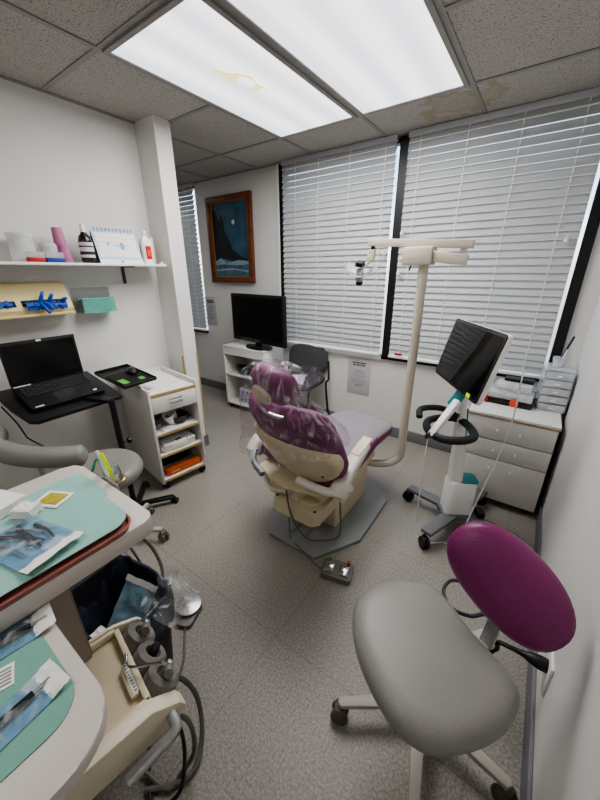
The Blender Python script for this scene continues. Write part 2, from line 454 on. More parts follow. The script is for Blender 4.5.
b2 = blind(-.312, .692, 'closed white blind behind the television and the black side chair', [-.164, .06, .338, .616])
b3 = blind(.772, 1.822, 'wide closed white blind behind the monitor cart and right-hand cabinet', [.856, 1.144, 1.43, 1.712])
# little red tag on blind
tag(MB().box(-.03, .03, -.002, 0, -.009, .009).build('warning_tag', REDL), 'small red sticker at the lower left of the wide blind', 'sticker', loc=(.86, .388, .765))
# cord cleats (yellowish tassels)
def tassel(x, z, label):
    o = MB().lathe([(.004, 0), (.014, .004), (.016, .015), (.011, .028), (.004, .035), (.002, .05)], n=12).build('cord_tassel', IVORY)
    tag(o, label, 'tassel', 'blind cord tassels', loc=(x, .375, z))
tassel(.675, 1.50, 'yellowish cord tassel on left blind beside the dark mullion')
tassel(.80, 1.63, 'upper yellowish cord tassel just right of the dark mullion')
tassel(.80, 1.36, 'lower yellowish cord tassel on wide blind behind the lamp head')
tassel(1.765, 1.54, 'yellowish cord tassel at the far right of the wide blind')

# ------------------------------------------------------------------ painting, signs
t = thing('framed_painting', 'wood-framed painting of a moonlit blue seascape on the back wall', 'painting', (-1.01, YB, 1.285))
w, h = .31, .81; f = .055
mb = MB()
for (a, b, c, d) in ((-w, w, 0, f), (-w, w, h-f, h), (-w, -w+f, f, h-f), (w-f, w, f, h-f)): mb.box(a, b, -.045, -.004, c, d, bev=.006)
mb.build('frame', WOODF, t)
mb = MB(); g = .012; a0 = f-.004
for (a, b, c, d) in ((-w+a0, w-a0, a0, a0+g), (-w+a0, w-a0, h-a0-g, h-a0), (-w+a0, -w+a0+g, a0, h-a0), (w-a0-g, w-a0, a0, h-a0)): mb.box(a, b, -.034, -.01, c, d)
mb.build('inner_moulding', GOLDF, t)
mb = MB()
SKY = mat('painted_sky', '2d566a', .5, var=.45, scale=7); CLIFF = mat('painted_cliff', '1b2129', .6, var=.5, scale=30)
SURF = mat('painted_surf', '8ba1ac', .6, var=.5, scale=60); SEA = mat('painted_sea', '46667a', .6, var=.4, scale=30)
MOON = mat('painted_moon', 'd5d6cc', .5)
W_ = w-f; y = -.016
def flat(mb, pts, y, M=None):
    mb._add([(p[0], y, p[1]) for p in pts], [tuple(range(len(pts)))], M)
mb.m(0); flat(mb, [(-W_, f), (W_, f), (W_, h-f), (-W_, h-f)], y)
mb.m(1); flat(mb, [(-W_, f+.12), (W_, f+.16), (.13, f+.20), (.02, f+.26), (-.03, f+.36), (-.08, f+.44), (-.10, f+.56), (-.13, f+.60), (-.15, f+.53), (-.19, f+.62), (-W_, f+.66)], y-.001)
mb.m(3); flat(mb, [(-W_, f), (W_, f), (W_, f+.16), (.1, f+.13), (-.1, f+.18), (-W_, f+.15)], y-.0015)
mb.m(2)
flat(mb, [(-W_, f+.155), (-.16, f+.19), (-.08, f+.145), (0, f+.15), (.1, f+.165), (W_, f+.15), (W_, f+.125), (.06, f+.115), (-.1, f+.125), (-W_, f+.12)], y-.002)
flat(mb, [(-W_, f+.075), (-.02, f+.09), (W_, f+.06), (W_, f+.045), (.05, f+.07), (-W_, f+.06)], y-.002)
mb.m(4); flat(mb, [(.05+.022*math.cos(2*PI*k/16), f+.515+.022*math.sin(2*PI*k/16)) for k in range(16)], y-.002)
mb.build('canvas', [SKY, CLIFF, SURF, SEA, MOON], t)

def sign(name, x0, x1, z0, z1, label, lines, cat='sign'):
    t = thing(name, label, cat, ((x0+x1)/2, YB-.001, z0))
    w = (x1-x0)/2; h = z1-z0
    MB().box(-w, w, -.004, 0, 0, h, bev=.001).build('sheet', PAPERG, t)
    MB().box(-w-.003, w+.003, -.007, -.0055, -.003, h+.003).build('sleeve', clear('sleeve', 'f8f8f9', .05, .15), t)
    mb = MB()
    for (zf, wf, hh, dark) in lines:
        mb.m(0 if dark else 1); x = -w*wf; 
        while x < w*wf-.004:
            L = min(random.uniform(.010, .030), w*wf-x)
            mb.box(x, x+L, -.0050, -.0042, zf*h-hh/2, zf*h+hh/2); x += L+.0045
    mb.build('print', [INK, INKG], t)
ln = [(.88, .62, .014, 1), (.82, .56, .014, 1), (.66, .3, .006, 1), (.61, .62, .004, 0), (.57, .5, .004, 0), (.53, .66, .004, 0), (.49, .4, .004, 0), (.41, .66, .004, 0), (.37, .55, .004, 0), (.33, .66, .004, 0), (.29, .5, .004, 0), (.25, .3, .006, 1)]
sign('notice_sheet', .392, .608, .335, .668, 'printed notice in a clear sleeve on the wall under the windows', ln)
sign('notice_sheet', -1.52, -1.34, .80, 1.12, 'printed notice taped below left of the framed painting', ln)

# ------------------------------------------------------------------ tv cart, tv, things on cart
def shelf_cart(name, label, cat, loc, rot, w, d, h, shelves, m=WHITE, th=.018, casters=True, lip=.0):
    t = thing(name, label, cat, loc, rot)
    z0 = .05 if casters else 0
    MB().box(-w, -w+th, -d, d, z0, h, bev=.002).build('side_panel', m, t)
    MB().box(w-th, w, -d, d, z0, h, bev=.002).build('side_panel', m, t)
    MB().box(-w+th, w-th, d-.01, d, z0, h-.01).build('back_panel', m, t)
    MB().box(-w, w, -d-.004, d, h, h+.02, bev=.003).build('top', m, t)
    for z in shelves:
        MB().box(-w+th, w-th, -d, d-.01, z, z+th, bev=.002).build('shelf', m, t)
    if casters:
        for sx in (-1, 1):
            for sy in (-1, 1): caster(t, sx*(w-.03), sy*(d-.04), 0, .021, random.uniform(-60, 60))
    return t
c = shelf_cart('television_cart', 'white open-shelf cart on casters under the television', 'cart', (-.605, .245, 0), (0, 0, 0), .28, .155, .67, (.055, .375))
MB().box(-.262, .262, -.157, -.145, .60, .67).build('valance', WHITE, c)
# television
t = thing('television', 'black flat television standing on the white shelf cart', 'television', (-.47, .19, .69), (0, 0, -7))
MB().box(-.375, .375, -.02, .02, .05, .505, bev=.008).build('bezel', BLACK, t)
MB().box(-.35, .35, -.0225, -.0195, .09, .48).build('screen', TVSCR, t)
MB().box(-.25, .25, .02, .05, .14, .45, bev=.02).build('rear_housing', BLACK, t)
MB().prism(rrect(.07, .03, .01), .015, .12).build('neck', BLACK, t)
MB().prism(ell(.17, .095, 32), 0, .016, bev=.006).build('base', BLACK, t)
mb = MB(); mb.box(-.03, .03, -.0225, -.0205, .064, .074); mb.build('badge', GREYP, t)
tag(MB().box(-.06, .06, -.022, .022, 0, .018, bev=.005).build('remote_control', BLACK), 'black remote lying on the television cart in front of the base', 'remote', loc=(-.41, .118, .691), rot=(0, 0, 6))
# items on cart shelves
mb = MB()
for k in range(7):
    a = k*.9; mb.tube([(math.cos(a+j*.7)*(.05+.01*k), math.sin(a+j*.7)*.045, .012+.012*k+.006*math.sin(j)) for j in range(10)], .008, n=6, sp=3, closed=True)
tag(mb.build('cable_bundle', BLACK), 'tangled black cables on the upper shelf of the television cart', 'cables', loc=(-.66, .17, .395))
tag(MB().box(-.05, .05, -.04, .04, 0, .06, bev=.01).build('wooden_box', mat('brown_box', '8a6a50', .6)), 'small brown box beside the black cables on the cart shelf', 'box', loc=(-.50, .16, .394))
for i, (dx, dz, col_, lb) in enumerate(((-.06, 0, 'c9ccd2', 'lower grey paper box on the bottom shelf of the television cart'), (-.04, .085, 'd5d8dd', 'upper grey paper box stacked on the bottom shelf of the television cart'))):
    bt = thing('paper_box', lb, 'box', (-.58+dx, .22, .075+dz), (0, 0, 5*i))
    MB().box(-.11, .11, -.08, .08, 0, .08, bev=.003).build('carton', mat('carton%d' % i, col_, .6, var=.05), bt)
    mb = MB()
    for q in range(3): mb.box(-.08+q*.055, -.045+q*.055, -.0815, -.0802, .02, .055)
    mb.build('printed_label', INKG, bt)
# wall cable behind TV
tag(MB().tube([(-.16, .44, .72), (-.15, .42, .60), (-.17, .42, .5), (-.13, .42, .3), (-.15, .43, .12)], .004, sp=6, n=6).build('television_cable', HOSEW), 'thin white cable hanging down the wall right of the television cart', 'cable')

# ------------------------------------------------------------------ side chair
t = thing('side_chair', 'charcoal fabric side chair with thin black frame below the window', 'chair', (.0, .20, -.0), (0, 0, 6))
def bend(u, v):  # backrest
    x = (u-.5)*.42; z = .50+v*.25
    return x, z
mb = MB()
o_ = ell(.21, .135, 32, 3.2)
mb.pillow(o_, -.016, .016, T(0, .19, .61, rx=84), r=.014, n=3)
mb.build('backrest', FABRIC, t)
MB().pillow(rrect(.43, .41, .05), .425, .465, T(0, -.03, 0), r=.018, n=3, crown=.006).build('seat', FABRIC, t)
for s_ in (-1, 1):
    MB().tube([(s_*.21, .21, .60), (s_*.225, .19, .45), (s_*.225, .17, .42), (s_*.225, .13, .40), (s_*.23, .17, .15), (s_*.235, .20, .011), (s_*.235, .0, .011), (s_*.235, -.22, .011), (s_*.225, -.22, .2), (s_*.22, -.20, .42), (s_*.2, 0, .42), (s_*.2, .12, .42)], .0095, sp=5, n=8).build('side_frame', BLACK, t)
tag(MB().sheet(lambda u, v: ((u-.5)*.21, (v-.5)*.28, .004*math.sin(u*5+v*3)+.004), 8, 8).build('paper_sheet', PAPER), 'loose white paper lying on the seat of the side chair', 'paper', loc=(.02, .1, .479), rot=(0, 0, 25))

# ------------------------------------------------------------------ dental chair
DC = thing('dental_chair', 'purple and beige dental patient chair with grey seat and long leg rest', 'dental chair', (.89, -.74, 0), (0, 0, -8))
# base plate (built in local frame, counter rotated so that it lies square to the room)
Mb = T(0, 0, 0, rz=8)
bp = [(-.27, -.22), (-.15, -.375), (.15, -.375), (.29, -.13), (.285, .27), (.16, .40), (-.12, .40), (-.27, .28)]
MB().prism(bp, 0, .022, Mb, bev=.006).build('base_plate', BASEPL, DC)
mb = MB(); mb.box(-.06, -.045, -.3, .3, .022, .034, Mb); mb.box(.03, .036, -.34, .1, .022, .026, Mb)
mb.build('base_rib', BASEPL, DC)
MB().box(-.12, .14, -.14, .27, .022, .33, Mb, .015, 3).build('lift_column', BEIGE, DC)
mb = MB()
mb.prism(rrect(.285, .30, .03), .18, .262, Mb @ T(-.0, -.205, 0), bev=.012, seg=3)
mb.prism(rrect(.22, .18, .03), .262, .278, Mb @ T(-.0, -.22, 0), bev=.006, seg=2)
mb.m(1)
for x_, y_ in ((-.12, -.33), (.12, -.33)): mb.lathe([(.007, .262), (.007, .266), (.003, .268)], Mb @ T(x_, y_, 0), 10)
mb.build('motor_housing', [BEIGE, DSTEEL], DC)
# seat frame
mb = MB()
mb.prism([(-.2, -.30), (.2, -.30), (.22, -.05), (.16, .25), (-.16, .25), (-.22, -.05)], .33, .385, bev=.015)
mb.build('seat_frame', BEIGE, DC)
mb = MB(); mb.box(-.10, .06, -.33, -.2, .27, .35, bev=.012); mb.box(-.17, .02, -.36, -.22, .315, .335, bev=.006)
mb.build('recline_bracket', IVORY, DC)
MB().tube([(-.20, -.31, .345), (-.12, -.37, .325), (-.05, -.38, .325), (0, -.34, .33)], .012, sp=5, n=8).build('release_lever', IVORY, DC)
# seat + leg rest cushion, lofted along y : x half width, z top, thickness
secs = [(-.30, .225, .50, .07), (-.26, .24, .49, .10), (-.15, .245, .475, .105), (0, .24, .475, .10), (.12, .225, .49, .10), (.22, .212, .505, .09), (.34, .203, .505, .085), (.42, .193, .50, .08), (.465, .165, .49, .065), (.485, .10, .475, .035)]
def cush_ring(y, hw, zt, th):
    out = []
    n = 28
    for k in range(n):
        a = 2*PI*k/n; c_, s_ = math.cos(a), math.sin(a)
        p = 4.5
        out.append((hw*math.copysign(abs(c_)**(2/p), c_), y, zt-th/2+th/2*math.copysign(abs(s_)**(2/p), s_)))
    return out
fine = []
for i in range(len(secs)-1):
    for k in range(3):
        t_ = k/3; fine.append(tuple(secs[i][j]*(1-t_)+secs[i+1][j]*t_ for j in range(4)))
fine.append(secs[-1])
LX = -.02
seat = MB().loft([cush_ring(*s_) for s_ in fine], T(LX, 0, 0)).build('seat_cushion', [PURPLE, CHAIRG], DC, sharp=60)
for p in seat.data.polygons:
    if p.normal.z > .55 and abs(p.center.x-LX) < .205: p.material_index = 1
# backrest : local frame of the back plane; hip at (0,-.23,.45), leaning back
DCI = T(.89, -.74, 0, rz=-8).inverted()
MBK = DCI @ T(.943, -1.03, .49, rx=27, ry=-2, rz=-5)      # z axis of this frame runs up the back, -y is behind
def back_outline(v):
    # half width along the back
    pts = [(-.04, .17), (0, .215), (.08, .245), (.18, .25), (.26, .25), (.33, .245), (.39, .232), (.43, .21), (.455, .17)]
    for i in range(len(pts)-1):
        if v <= pts[i+1][0]:
            t_ = (v-pts[i][0])/(pts[i+1][0]-pts[i][0]); return pts[i][1]*(1-t_)+pts[i+1][1]*t_
    return pts[-1][1]
rings = []
N = 18
for i in range(N+1):
    v = -.04+.455*i/N; hw = back_outline(v*1.04)*.96; e = min(1, (i+.6)/2.5, (N-i+.6)/2.5)
    th = .055*math.sqrt(max(.05, e)); ring = []
    for k in range(28):
        a = 2*PI*k/28; c_, s_ = math.cos(a), math.sin(a)
        x = hw*math.copysign(abs(c_)**.6, c_)
        ring.append((x, th*math.copysign(abs(s_)**.7, s_)+.035*(x/.25)**2, v))
    rings.append(ring)
MB().loft(rings, MBK).build('back_cushion', PURPLE, DC, sharp=60)
sh = [(-.235, .13), (-.20, .07), (-.13, .015), (-.04, -.02), (.05, -.02), (.15, .015), (.215, .07), (.24, .13), (.24, .18), (.215, .215), (.16, .235), (.08, .245), (-.08, .245), (-.17, .24), (-.20, .255), (-.235, .245), (-.245, .20)]
shs = [(p.x, p.y) for p in spline([(a, b, 0) for a, b in sh], 3, True)]
rg = []
for (f_, d_) in ((1.0, -.02), (1.0, -.050), (.97, -.062), (.90, -.070), (.6, -.080), (.3, -.085), (.05, -.087)):
    rg.append([(p[0]*f_, d_+.035*(p[0]*f_/.25)**2, .12+(p[1]-.12)*f_) for p in shs])
MB().loft(rg, MBK).build('back_shell', BEIGE, DC)
mb = MB(); mb.lathe([(.006, 0), (.006, .004), (.002, .005)], MBK @ T(.17, -.07, .1, rx=90), 10); mb.lathe([(.006, 0), (.006, .004), (.002, .005)], MBK @ T(-.17, -.07, .1, rx=90), 10)
mb.build('screw', DSTEEL, DC)
# under-back yoke
mb = MB()
mb.prism([(-.20, -.36), (-.06, -.40), (.05, -.40), (.22, -.33), (.24, -.2), (-.24, -.2)], .385, .41, bev=.01)
mb.build('back_yoke', BEIGE, DC)
mb = MB(); mb.tube([(-.30, -.20, .47), (-.285, -.30, .46), (-.21, -.385, .435), (-.1, -.42, .42)], .016, sp=5, n=8)
mb.build('arm_bracket', CHROME, DC)
mb = MB(); mb.tube([(.31, -.22, .43), (.29, -.33, .455), (.2, -.375, .47), (.12, -.385, .475)], .02, sp=5, n=8)
mb.build('arm_bracket', OFFWH, DC)
# armrests
def armrest(s_):
    a = MB()
    pth = [(s_*.295, -.325, .43), (s_*.30, -.29, .475), (s_*.295, -.23, .52), (s_*.29, -.14, .575), (s_*.285, -.07, .61)]
    P = spline(pth, 5); rr = []
    for i, p in enumerate(P):
        t_ = i/(len(P)-1); w_ = .039*(1-.15*t_) ; h_ = .036*(1-.5*t_)
        if i == 0 or i == len(P)-1: w_ *= .6; h_ *= .6
        d = (P[min(i+1, len(P)-1)]-P[max(i-1, 0)]).normalized(); up = Vector((0, -d.z, d.y)); 
        if up.z < 0: up = -up
        ring = []
        for k in range(16):
            an = 2*PI*k/16; c_, q_ = math.cos(an), math.sin(an)
            ring.append(tuple(p+Vector((w_*math.copysign(abs(c_)**.6, c_), 0, 0))+up*h_*math.copysign(abs(q_)**.6, q_)))
        rr.append(ring)
    a.loft(rr); ar = a.build('armrest', OFFWH, DC)
    MB().box(-.026, .026, -.0, .12, -.003, .004, T(s_*.288, -.17, .584, rx=24), .003).build('arm_pad', mat('arm_pad_tan', 'd9d0b8', .5), ar)
    MB().prism(ell(.05, .045, 20), -.016, .016, T(s_*.302, -.27, .44, ry=90), bev=.008).build('arm_pivot', OFFWH, DC)
armrest(1); armrest(-1)
# headrest
HB = DCI @ T(.955, -1.295, .992, rx=27, rz=-6, ry=8)
rg = []
for (f_, d_) in ((.02, .047), (.5, .045), (.85, .036), (1, .012), (1, -.012), (.9, -.034), (.6, -.046), (.02, -.048)):
    rg.append([(x*f_, d_+.02*(x*f_/.118)**2, z*f_) for x, z in ell(.106, .080, 28, 2.5)])
MB().loft(rg, HB).build('headrest_cushion', PURPLE, DC, sharp=60)
MB().lathe([(.001, 0), (.04, .0), (.046, .012), (.042, .026), (.026, .030), (.001, .031)], HB @ T(-.022, -.035, -.022, rx=90), 24).build('headrest_knob', BEIGE, DC)
MB().tube([(-.045, -.045, -.05), (-.06, -.055, -.10), (-.03, -.05, -.14), (.03, -.03, -.155)], .0085, HB, 8, 6).build('headrest_rod', CHROME, DC)
# cables hanging under chair
MB().tube([(.03, -.38, .38), (.05, -.36, .2), (.1, -.30, .05), (.19, -.24, .05), (.26, -.22, .12), (.24, -.2, .3)], .0045, sp=8, n=8).build('power_cable', HOSE, DC)
MB().tube([(-.03, -.3, .13), (.02, -.34, .02), (.1, -.36, .03), (.20, -.37, .015), (.27, -.38, .02)], .0035, sp=8, n=6).build('pedal_cable', HOSE, DC)

# foot control of the chair
t = thing('foot_control', 'small grey foot control box with two pedals in front of the dental chair', 'foot pedal', (1.175, -1.115, 0), (0, 0, 14))
MB().prism(rrect(.15, .105, .012), 0, .03, bev=.006).build('housing', GREYP, t)
for s_ in (-1, 1):
    MB().box(-.024, .024, -.028, .022, 0, .012, T(s_*.036, -.008, .034, rx=12), .003).build('pedal', CHROME, t)
    MB().lathe([(.007, 0), (.007, .012), (.009, .014), (.009, .022), (.002, .024)], T(s_*.048-.0, .04, .029), 12).build('button', REDL if s_ > 0 else GREENL, t)

# plastic sleeve over the headrest
t = thing('plastic_sleeve', 'clear crinkled plastic cover draped over headrest and upper back of the dental chair', 'plastic cover', (0, 0, 0))
prof = [(1.085, .96, -1.305, .035, .03), (1.08, .96, -1.305, .08, .05), (1.05, .96, -1.30, .125, .085), (.98, .955, -1.295, .138, .10), (.91, .95, -1.28, .145, .11), (.86, .95, -1.25, .175, .12), (.80, .955, -1.225, .215, .125), (.74, .955, -1.19, .245, .13), (.69, .95, -1.17, .262, .135), (.65, .93, -1.155, .27, .14), (.61, .91, -1.15, .265, .145)]
rg = []
for i_, (z, cx, cy, a, b) in enumerate(prof):
    ring = []
    for k in range(96):
        th = 2*PI*k/96
        q = 1+.07*noise.noise(Vector((math.cos(th)*3.2, math.sin(th)*3.2, z*7)))+.035*noise.noise(Vector((math.cos(th)*9, math.sin(th)*9, z*5)))
        x, y = a*math.copysign(abs(math.cos(th))**.8, math.cos(th))*q, b*math.copysign(abs(math.sin(th))**.8, math.sin(th))*q
        up = max(0, x)/.27*.10*(i_/10)   # the right hand side ends higher than the left
        ring.append((cx+x, cy+y, z+up+.012*noise.noise(Vector((th*2, z*9, 3)))))
    rg.append(ring)
MB().loft(rg, cap=False).build('sleeve_film', BAGPL, t, sharp=180)
mb = MB()
for k in range(4):
    mb.sheet(lambda u, v, k=k: (1.06+.012*k+(u-.5)*.05, -1.25+.02*noise.noise(Vector((u*4, v*4, k)))+k*.008, 1.0+(v)*.07+.02*noise.noise(Vector((u*5, k, v*3)))), 8, 6)
mb.build('crinkle', BAGPL, t, sharp=180)

# ------------------------------------------------------------------ dental lamp on pole
t = thing('dental_lamp', 'cream pole-mounted dental lamp rising beside the dental chair', 'dental lamp', (1.2, -.38, 0))
MB().tube([(-.26, -.17, .27), (-.20, -.13, .27), (-.10, -.075, .265), (-.045, -.03, .27), (-.008, -.003, .31), (0, 0, .37), (0, 0, .55), (0, 0, 1.45)], .0245, sp=6, n=16).build('pole', CREAM, t)
MB().box(-.105, .045, -.05, .05, 1.42, 1.505, bev=.012).build('head_housing', CREAM, t)
MB().bar((.03, 0, 1.462), (.195, 0, 1.44), .06, .05, bev=.006).build('lower_arm', CREAM, t)
MB().lathe([(.016, 1.455), (.016, 1.50)], T(.175, 0, 0), 14).build('arm_pivot', STEEL, t)
MB().bar((-.305, 0, 1.538), (.215, 0, 1.508), .045, .036, bev=.003).build('balance_arm', CREAM, t)
MB().tube([(-.065, 0, 1.42), (-.07, -.01, 1.395)], .004, n=6).build('lock_lever', BLACK, t)
MB().lathe([(.011, 0), (.011, .03)], T(-.283, 0, 1.50), 12).build('yoke_pivot', DSTEEL, t)
MB().box(-.02, .02, -.012, .012, -.055, .005, T(-.286, 0, 1.50, ry=6), .006).build('yoke_block', IVORY, t)
MB().tube([(-.288, 0, 1.455), (-.31, -.005, 1.43), (-.335, -.01, 1.405)], .009, sp=4, n=8).build('yoke_arm', IVORY, t)
lh = T(-.345, -.015, 1.388, rx=18, ry=8)
mb = MB()
for s_ in (-1, 1):
    mb.sheet(lambda u, v, s_=s_: (s_*(.012+.075*u), (v-.5)*.085*(1-.35*u), -.012+.035*u*u+.02*(2*v-1)**2), 8, 8, lh)
mb.build('reflector', clear('reflector_glass', 'cfd6dc', .45, .03), t)
MB().box(-.016, .016, -.02, .02, -.05, .02, lh, .004).build('bulb_housing', STEEL, t)
MB().box(-.021, .021, -.02, .02, -.012, .012, lh @ T(0, .0, .045), .003).build('grip', BLACK, t)
MB().box(-.016, .016, -.014, .014, -.01, .01, lh @ T(0, .0, -.062), .003).build('grip', BLACK, t)
MB().tube([(-.085, 0, 0), (-.04, -.02, -.01), (0, -.03, -.015), (.04, -.02, -.01), (.085, 0, 0)], .004, lh, 6, 5).build('shield_rim', WHITE2, t)

# ------------------------------------------------------------------ monitor cart (scanner)
t = thing('scanner_cart', 'mobile scanner cart with tilted black touchscreen and white column', 'monitor cart', (1.57, -.415, 0), (0, 0, -60))
for i, (wx, wy) in enumerate(((-.20, -.225), (.20, -.225), (-.20, .225), (.20, .225))):
    MB().prism([(-.030, .0), (.030, .0), (.038, .27), (-.038, .27)], .085, .11, T(wx, wy, 0, rz=math.degrees(math.atan2(-wy, -wx))-90), bev=.006).build('base_leg', mat('leg_grey', '77777a', .45, .3), t)
    caster(t, wx, wy, 0, .034, 30+70*i, BLACK, RUBBER)
MB().prism(rrect(.14, .20, .03), .08, .115, bev=.01).build('hub_plate', mat('leg_grey', '77777a', .45, .3), t)
mb = MB()
def rr3(w, d, z, r, dy=0, n=4): return [(p[0], p[1]+dy, z) for p in rrect(w, d, r, n)]
mb.loft([rr3(.115, .15, .11, .02, -.01), rr3(.12, .15, .13, .025, -.01), rr3(.115, .145, .30, .025, -.01), rr3(.10, .13, .315, .025, -.01)])
mb.build('battery_box', WHITE2, t)
MB().prism(rrect(.10, .10, .02), .314, .322, T(0, .02, 0), bev=.003).build('teal_ledge', TEAL, t)
mb = MB(); mb.loft([rr3(.085, .065, .30, .02, -.045), rr3(.07, .055, .55, .02, -.06), rr3(.06, .05, .76, .018, -.08), rr3(.05, .045, .80, .015, -.085)])
mb.build('column', WHITE2, t)
MB().box(-.012, .012, -.004, .004, .32, .75, T(0.02, .005, 0, rx=5), .002).build('teal_spine', TEAL, t)
# handle loop
lp = [(-.10, .07, 0), (-.13, 0, 0), (-.10, -.08, 0), (.0, -.11, 0), (.10, -.08, 0), (.13, 0, 0), (.10, .07, 0), (0, .09, 0)]
MB().tube(lp, .019, T(.10, -.155, .668, rx=5), 10, 6, True).build('handle_loop', RUBBER, t)
MB().tube([(.03, -.10, .70), (-.0, -.17, .73), (.05, -.26, .755), (.12, -.32, .77), (.16, -.33, .75)], .015, None, 10, 5).build('scanner_rest', RUBBER, t)
# scanner holder arm sloping down the left
MB().bar((.06, -.13, .80), (.17, -.27, .655), .035, .03, bev=.008).build('holder_arm', WHITE2, t)
MB().tube([(.16, -.265, .67), (.18, -.29, .655), (.20, -.295, .675)], .010, sp=4, n=8).build('holder_hook', BLACK, t)
MB().bar((.045, -.15, .765), (.01, -.04, .93), .048, .035, bev=.008).build('teal_neck', TEAL, t)
# the display itself
Mw = T(1.57, -.415, 0, rz=-60).inverted() @ T(1.481, -.488, 1.01, rx=-14, rz=-57)
MB().prism(rrect(.51, .31, .018), -.020, 0, Mw @ T(rx=90) , bev=.006).build('display_housing', WHITE2, t)
MB().prism(rrect(.505, .305, .018), 0, .006, Mw @ T(rx=90) @ T(0, 0, -.002), bev=.002).build('display_bezel', BLACK, t)
MB().prism(rrect(.475, .275, .006), .0045, .0056, Mw @ T(rx=90)).build('screen', SCREEN, t)
MB().box(.155, .19, -.0075, -.0058, -.148, -.130, Mw).build('yellow_sticker', LIME, t)
MB().box(-.12, .12, .02, .045, -.09, .09, Mw, .015).build('rear_cover', WHITE2, t)
# cables on cart
MB().tube([(.17, -.28, .66), (.168, -.28, .45), (.16, -.27, .13)], .003, sp=6, n=6).build('scanner_cable', HOSEW, t)
MB().tube([(.20, .06, 1.0), (.22, .05, .72), (.20, .0, .35), (.19, -.06, .05), (.16, -.12, .005), (.17, -.2, .004), (.12, -.25, .004)], .003, sp=8, n=6).build('power_cable', HOSEW, t)
MB().box(-.03, .03, -.02, .02, .11, .15, T(.05, .1, 0), .008).build('power_brick', BLACK, t)

# ------------------------------------------------------------------ drawer cabinet right
t = thing('drawer_cabinet', 'white three-drawer cabinet on casters in the right rear corner', 'cabinet', (1.7225, .16, 0))
w, d = .2225, .27
MB().box(-w, w, -d+.02, d, .045, .59).build('carcass', GREYLAM, t)
mb = MB(); mb.box(-w-.005, w+.005, -d-.004, d, .597, .612, bev=.002); mb.m(1).box(-w-.005, w+.005, -d-.003, d, .589, .597)
mb.build('top', [WHITE, PLYEDGE], t)
for z0, z1, kn in ((.452, .585, .52), (.328, .446, .39), (.05, .322, .27)):
    dr = MB().box(-w+.002, w-.002, -d, -d+.02, z0, z1, bev=.002).build('drawer', GREYLAM, t)
    for kx in (-.058, .058):
        MB().lathe([(.003, 0), (.003, .010), (.0075, .013), (.0075, .019), (.002, .022)], T(kx, -d, kn, rx=90), 12).build('knob', WHITE2, dr)
for sx in (-1, 1):
    for sy in (-1, 1): caster(t, sx*(w-.04), sy*(d-.05), 0, .02, 40*sx)
# tool box
t = thing('tool_box', 'clear-lidded black organizer box with orange latch on the corner cabinet', 'tool box', (1.675, .17, .612), (0, 0, -4))
MB().box(-.135, .135, -.09, .09, 0, .035, bev=.006).build('tray', BLACK, t)
MB().box(-.13, .13, -.085, .085, .036, .075, bev=.008).build('lid', CLEARF, t)
MB().box(.02, .065, -.098, -.089, .004, .045, bev=.003).build('latch', ORANGEL, t)
MB().box(-.12, -.10, -.098, -.089, .004, .045, bev=.003).build('latch', REDL, t)
mb = MB()
for i in range(5): mb.box(-.11+i*.045, -.08+i*.045, -.07, .06, .036, .05)
mb.build('contents', GREYP, t)
tag(MB().box(-.10, .10, -.06, .06, 0, .045, bev=.01).build('clear_case', CLEARF), 'clear plastic case lying on top of the black organizer box', 'case', loc=(1.69, .20, .69), rot=(0, 0, -4))
tag(MB().box(-.08, .08, -.035, .035, 0, .02, bev=.006).build('black_case', BLACK), 'slim black case on top of the clear plastic case', 'case', loc=(1.71, .23, .737), rot=(0, 0, -4))
# drawer organizer
t = thing('drawer_organizer', 'small clear five-drawer organizer standing by the right wall', 'organizer', (1.888, .225, .612), (0, 0, 4))
w, d, h = .070, .10, .245
mb = MB(); mb.box(-w, w, -d, d, 0, .004); mb.box(-w, w, -d, d, h, h+.004); mb.box(-w, -w+.003, -d, d, 0, h); mb.box(w-.003, w, -d, d, 0, h)
mb.box(-w, w, d-.003, d, 0, h)
for i in range(1, 5): mb.box(-w, w, -d, d, i*.049-.001, i*.049+.001)
mb.build('case', clear('organizer_plastic', 'f2f4f6', .42, .08), t)
for i in range(5):
    dr = MB().box(-w+.005, w-.005, -d-.004, -d+.0, i*.049+.004, i*.049+.044, bev=.001).build('drawer', CLEARF, t)
    mb = MB()
    for q in range(6):
        a = random.uniform(0, 6); cx, cy = random.uniform(-.04, .04), random.uniform(-.07, .05)
        mb.bar((cx-.02*math.cos(a), cy-.02*math.sin(a), i*.049+.010+q*.002), (cx+.02*math.cos(a), cy+.02*math.sin(a), i*.049+.014+q*.002), .008, .006)
    mb.build('contents', mat('grey_bits', '9a9a9e', .4), dr)
    MB().box(-.012, .012, -d-.012, -d-.003, i*.049+.018, i*.049+.026).build('pull', WHITE2, dr)
# cup with pens on organizer
t = thing('clear_cup', 'clear plastic cup on top of the small clear organizer', 'cup', (1.878, .24, .861))
MB().lathe([(.026, 0), (.034, .055), (.0345, .055), (.0325, .053), (.0245, .003)], n=20).build('body', CLEARF, t)
tag(MB().tube([(0, 0, .005), (.014, .01, .12), (.022, .014, .18)], [.006, .0055], n=8).build('pen', BLACK), 'black pen standing in the clear cup on the organizer', 'pen', loc=(1.876, .238, .864), rot=(0, 6, 0))
tag(MB().tube([(0, 0, 0), (.012, 0, .05), (.022, 0, .10)], [.006, .003], n=8).build('syringe', WHITE2), 'thin white applicator leaning in the clear cup', 'applicator', loc=(1.879, .232, .866))

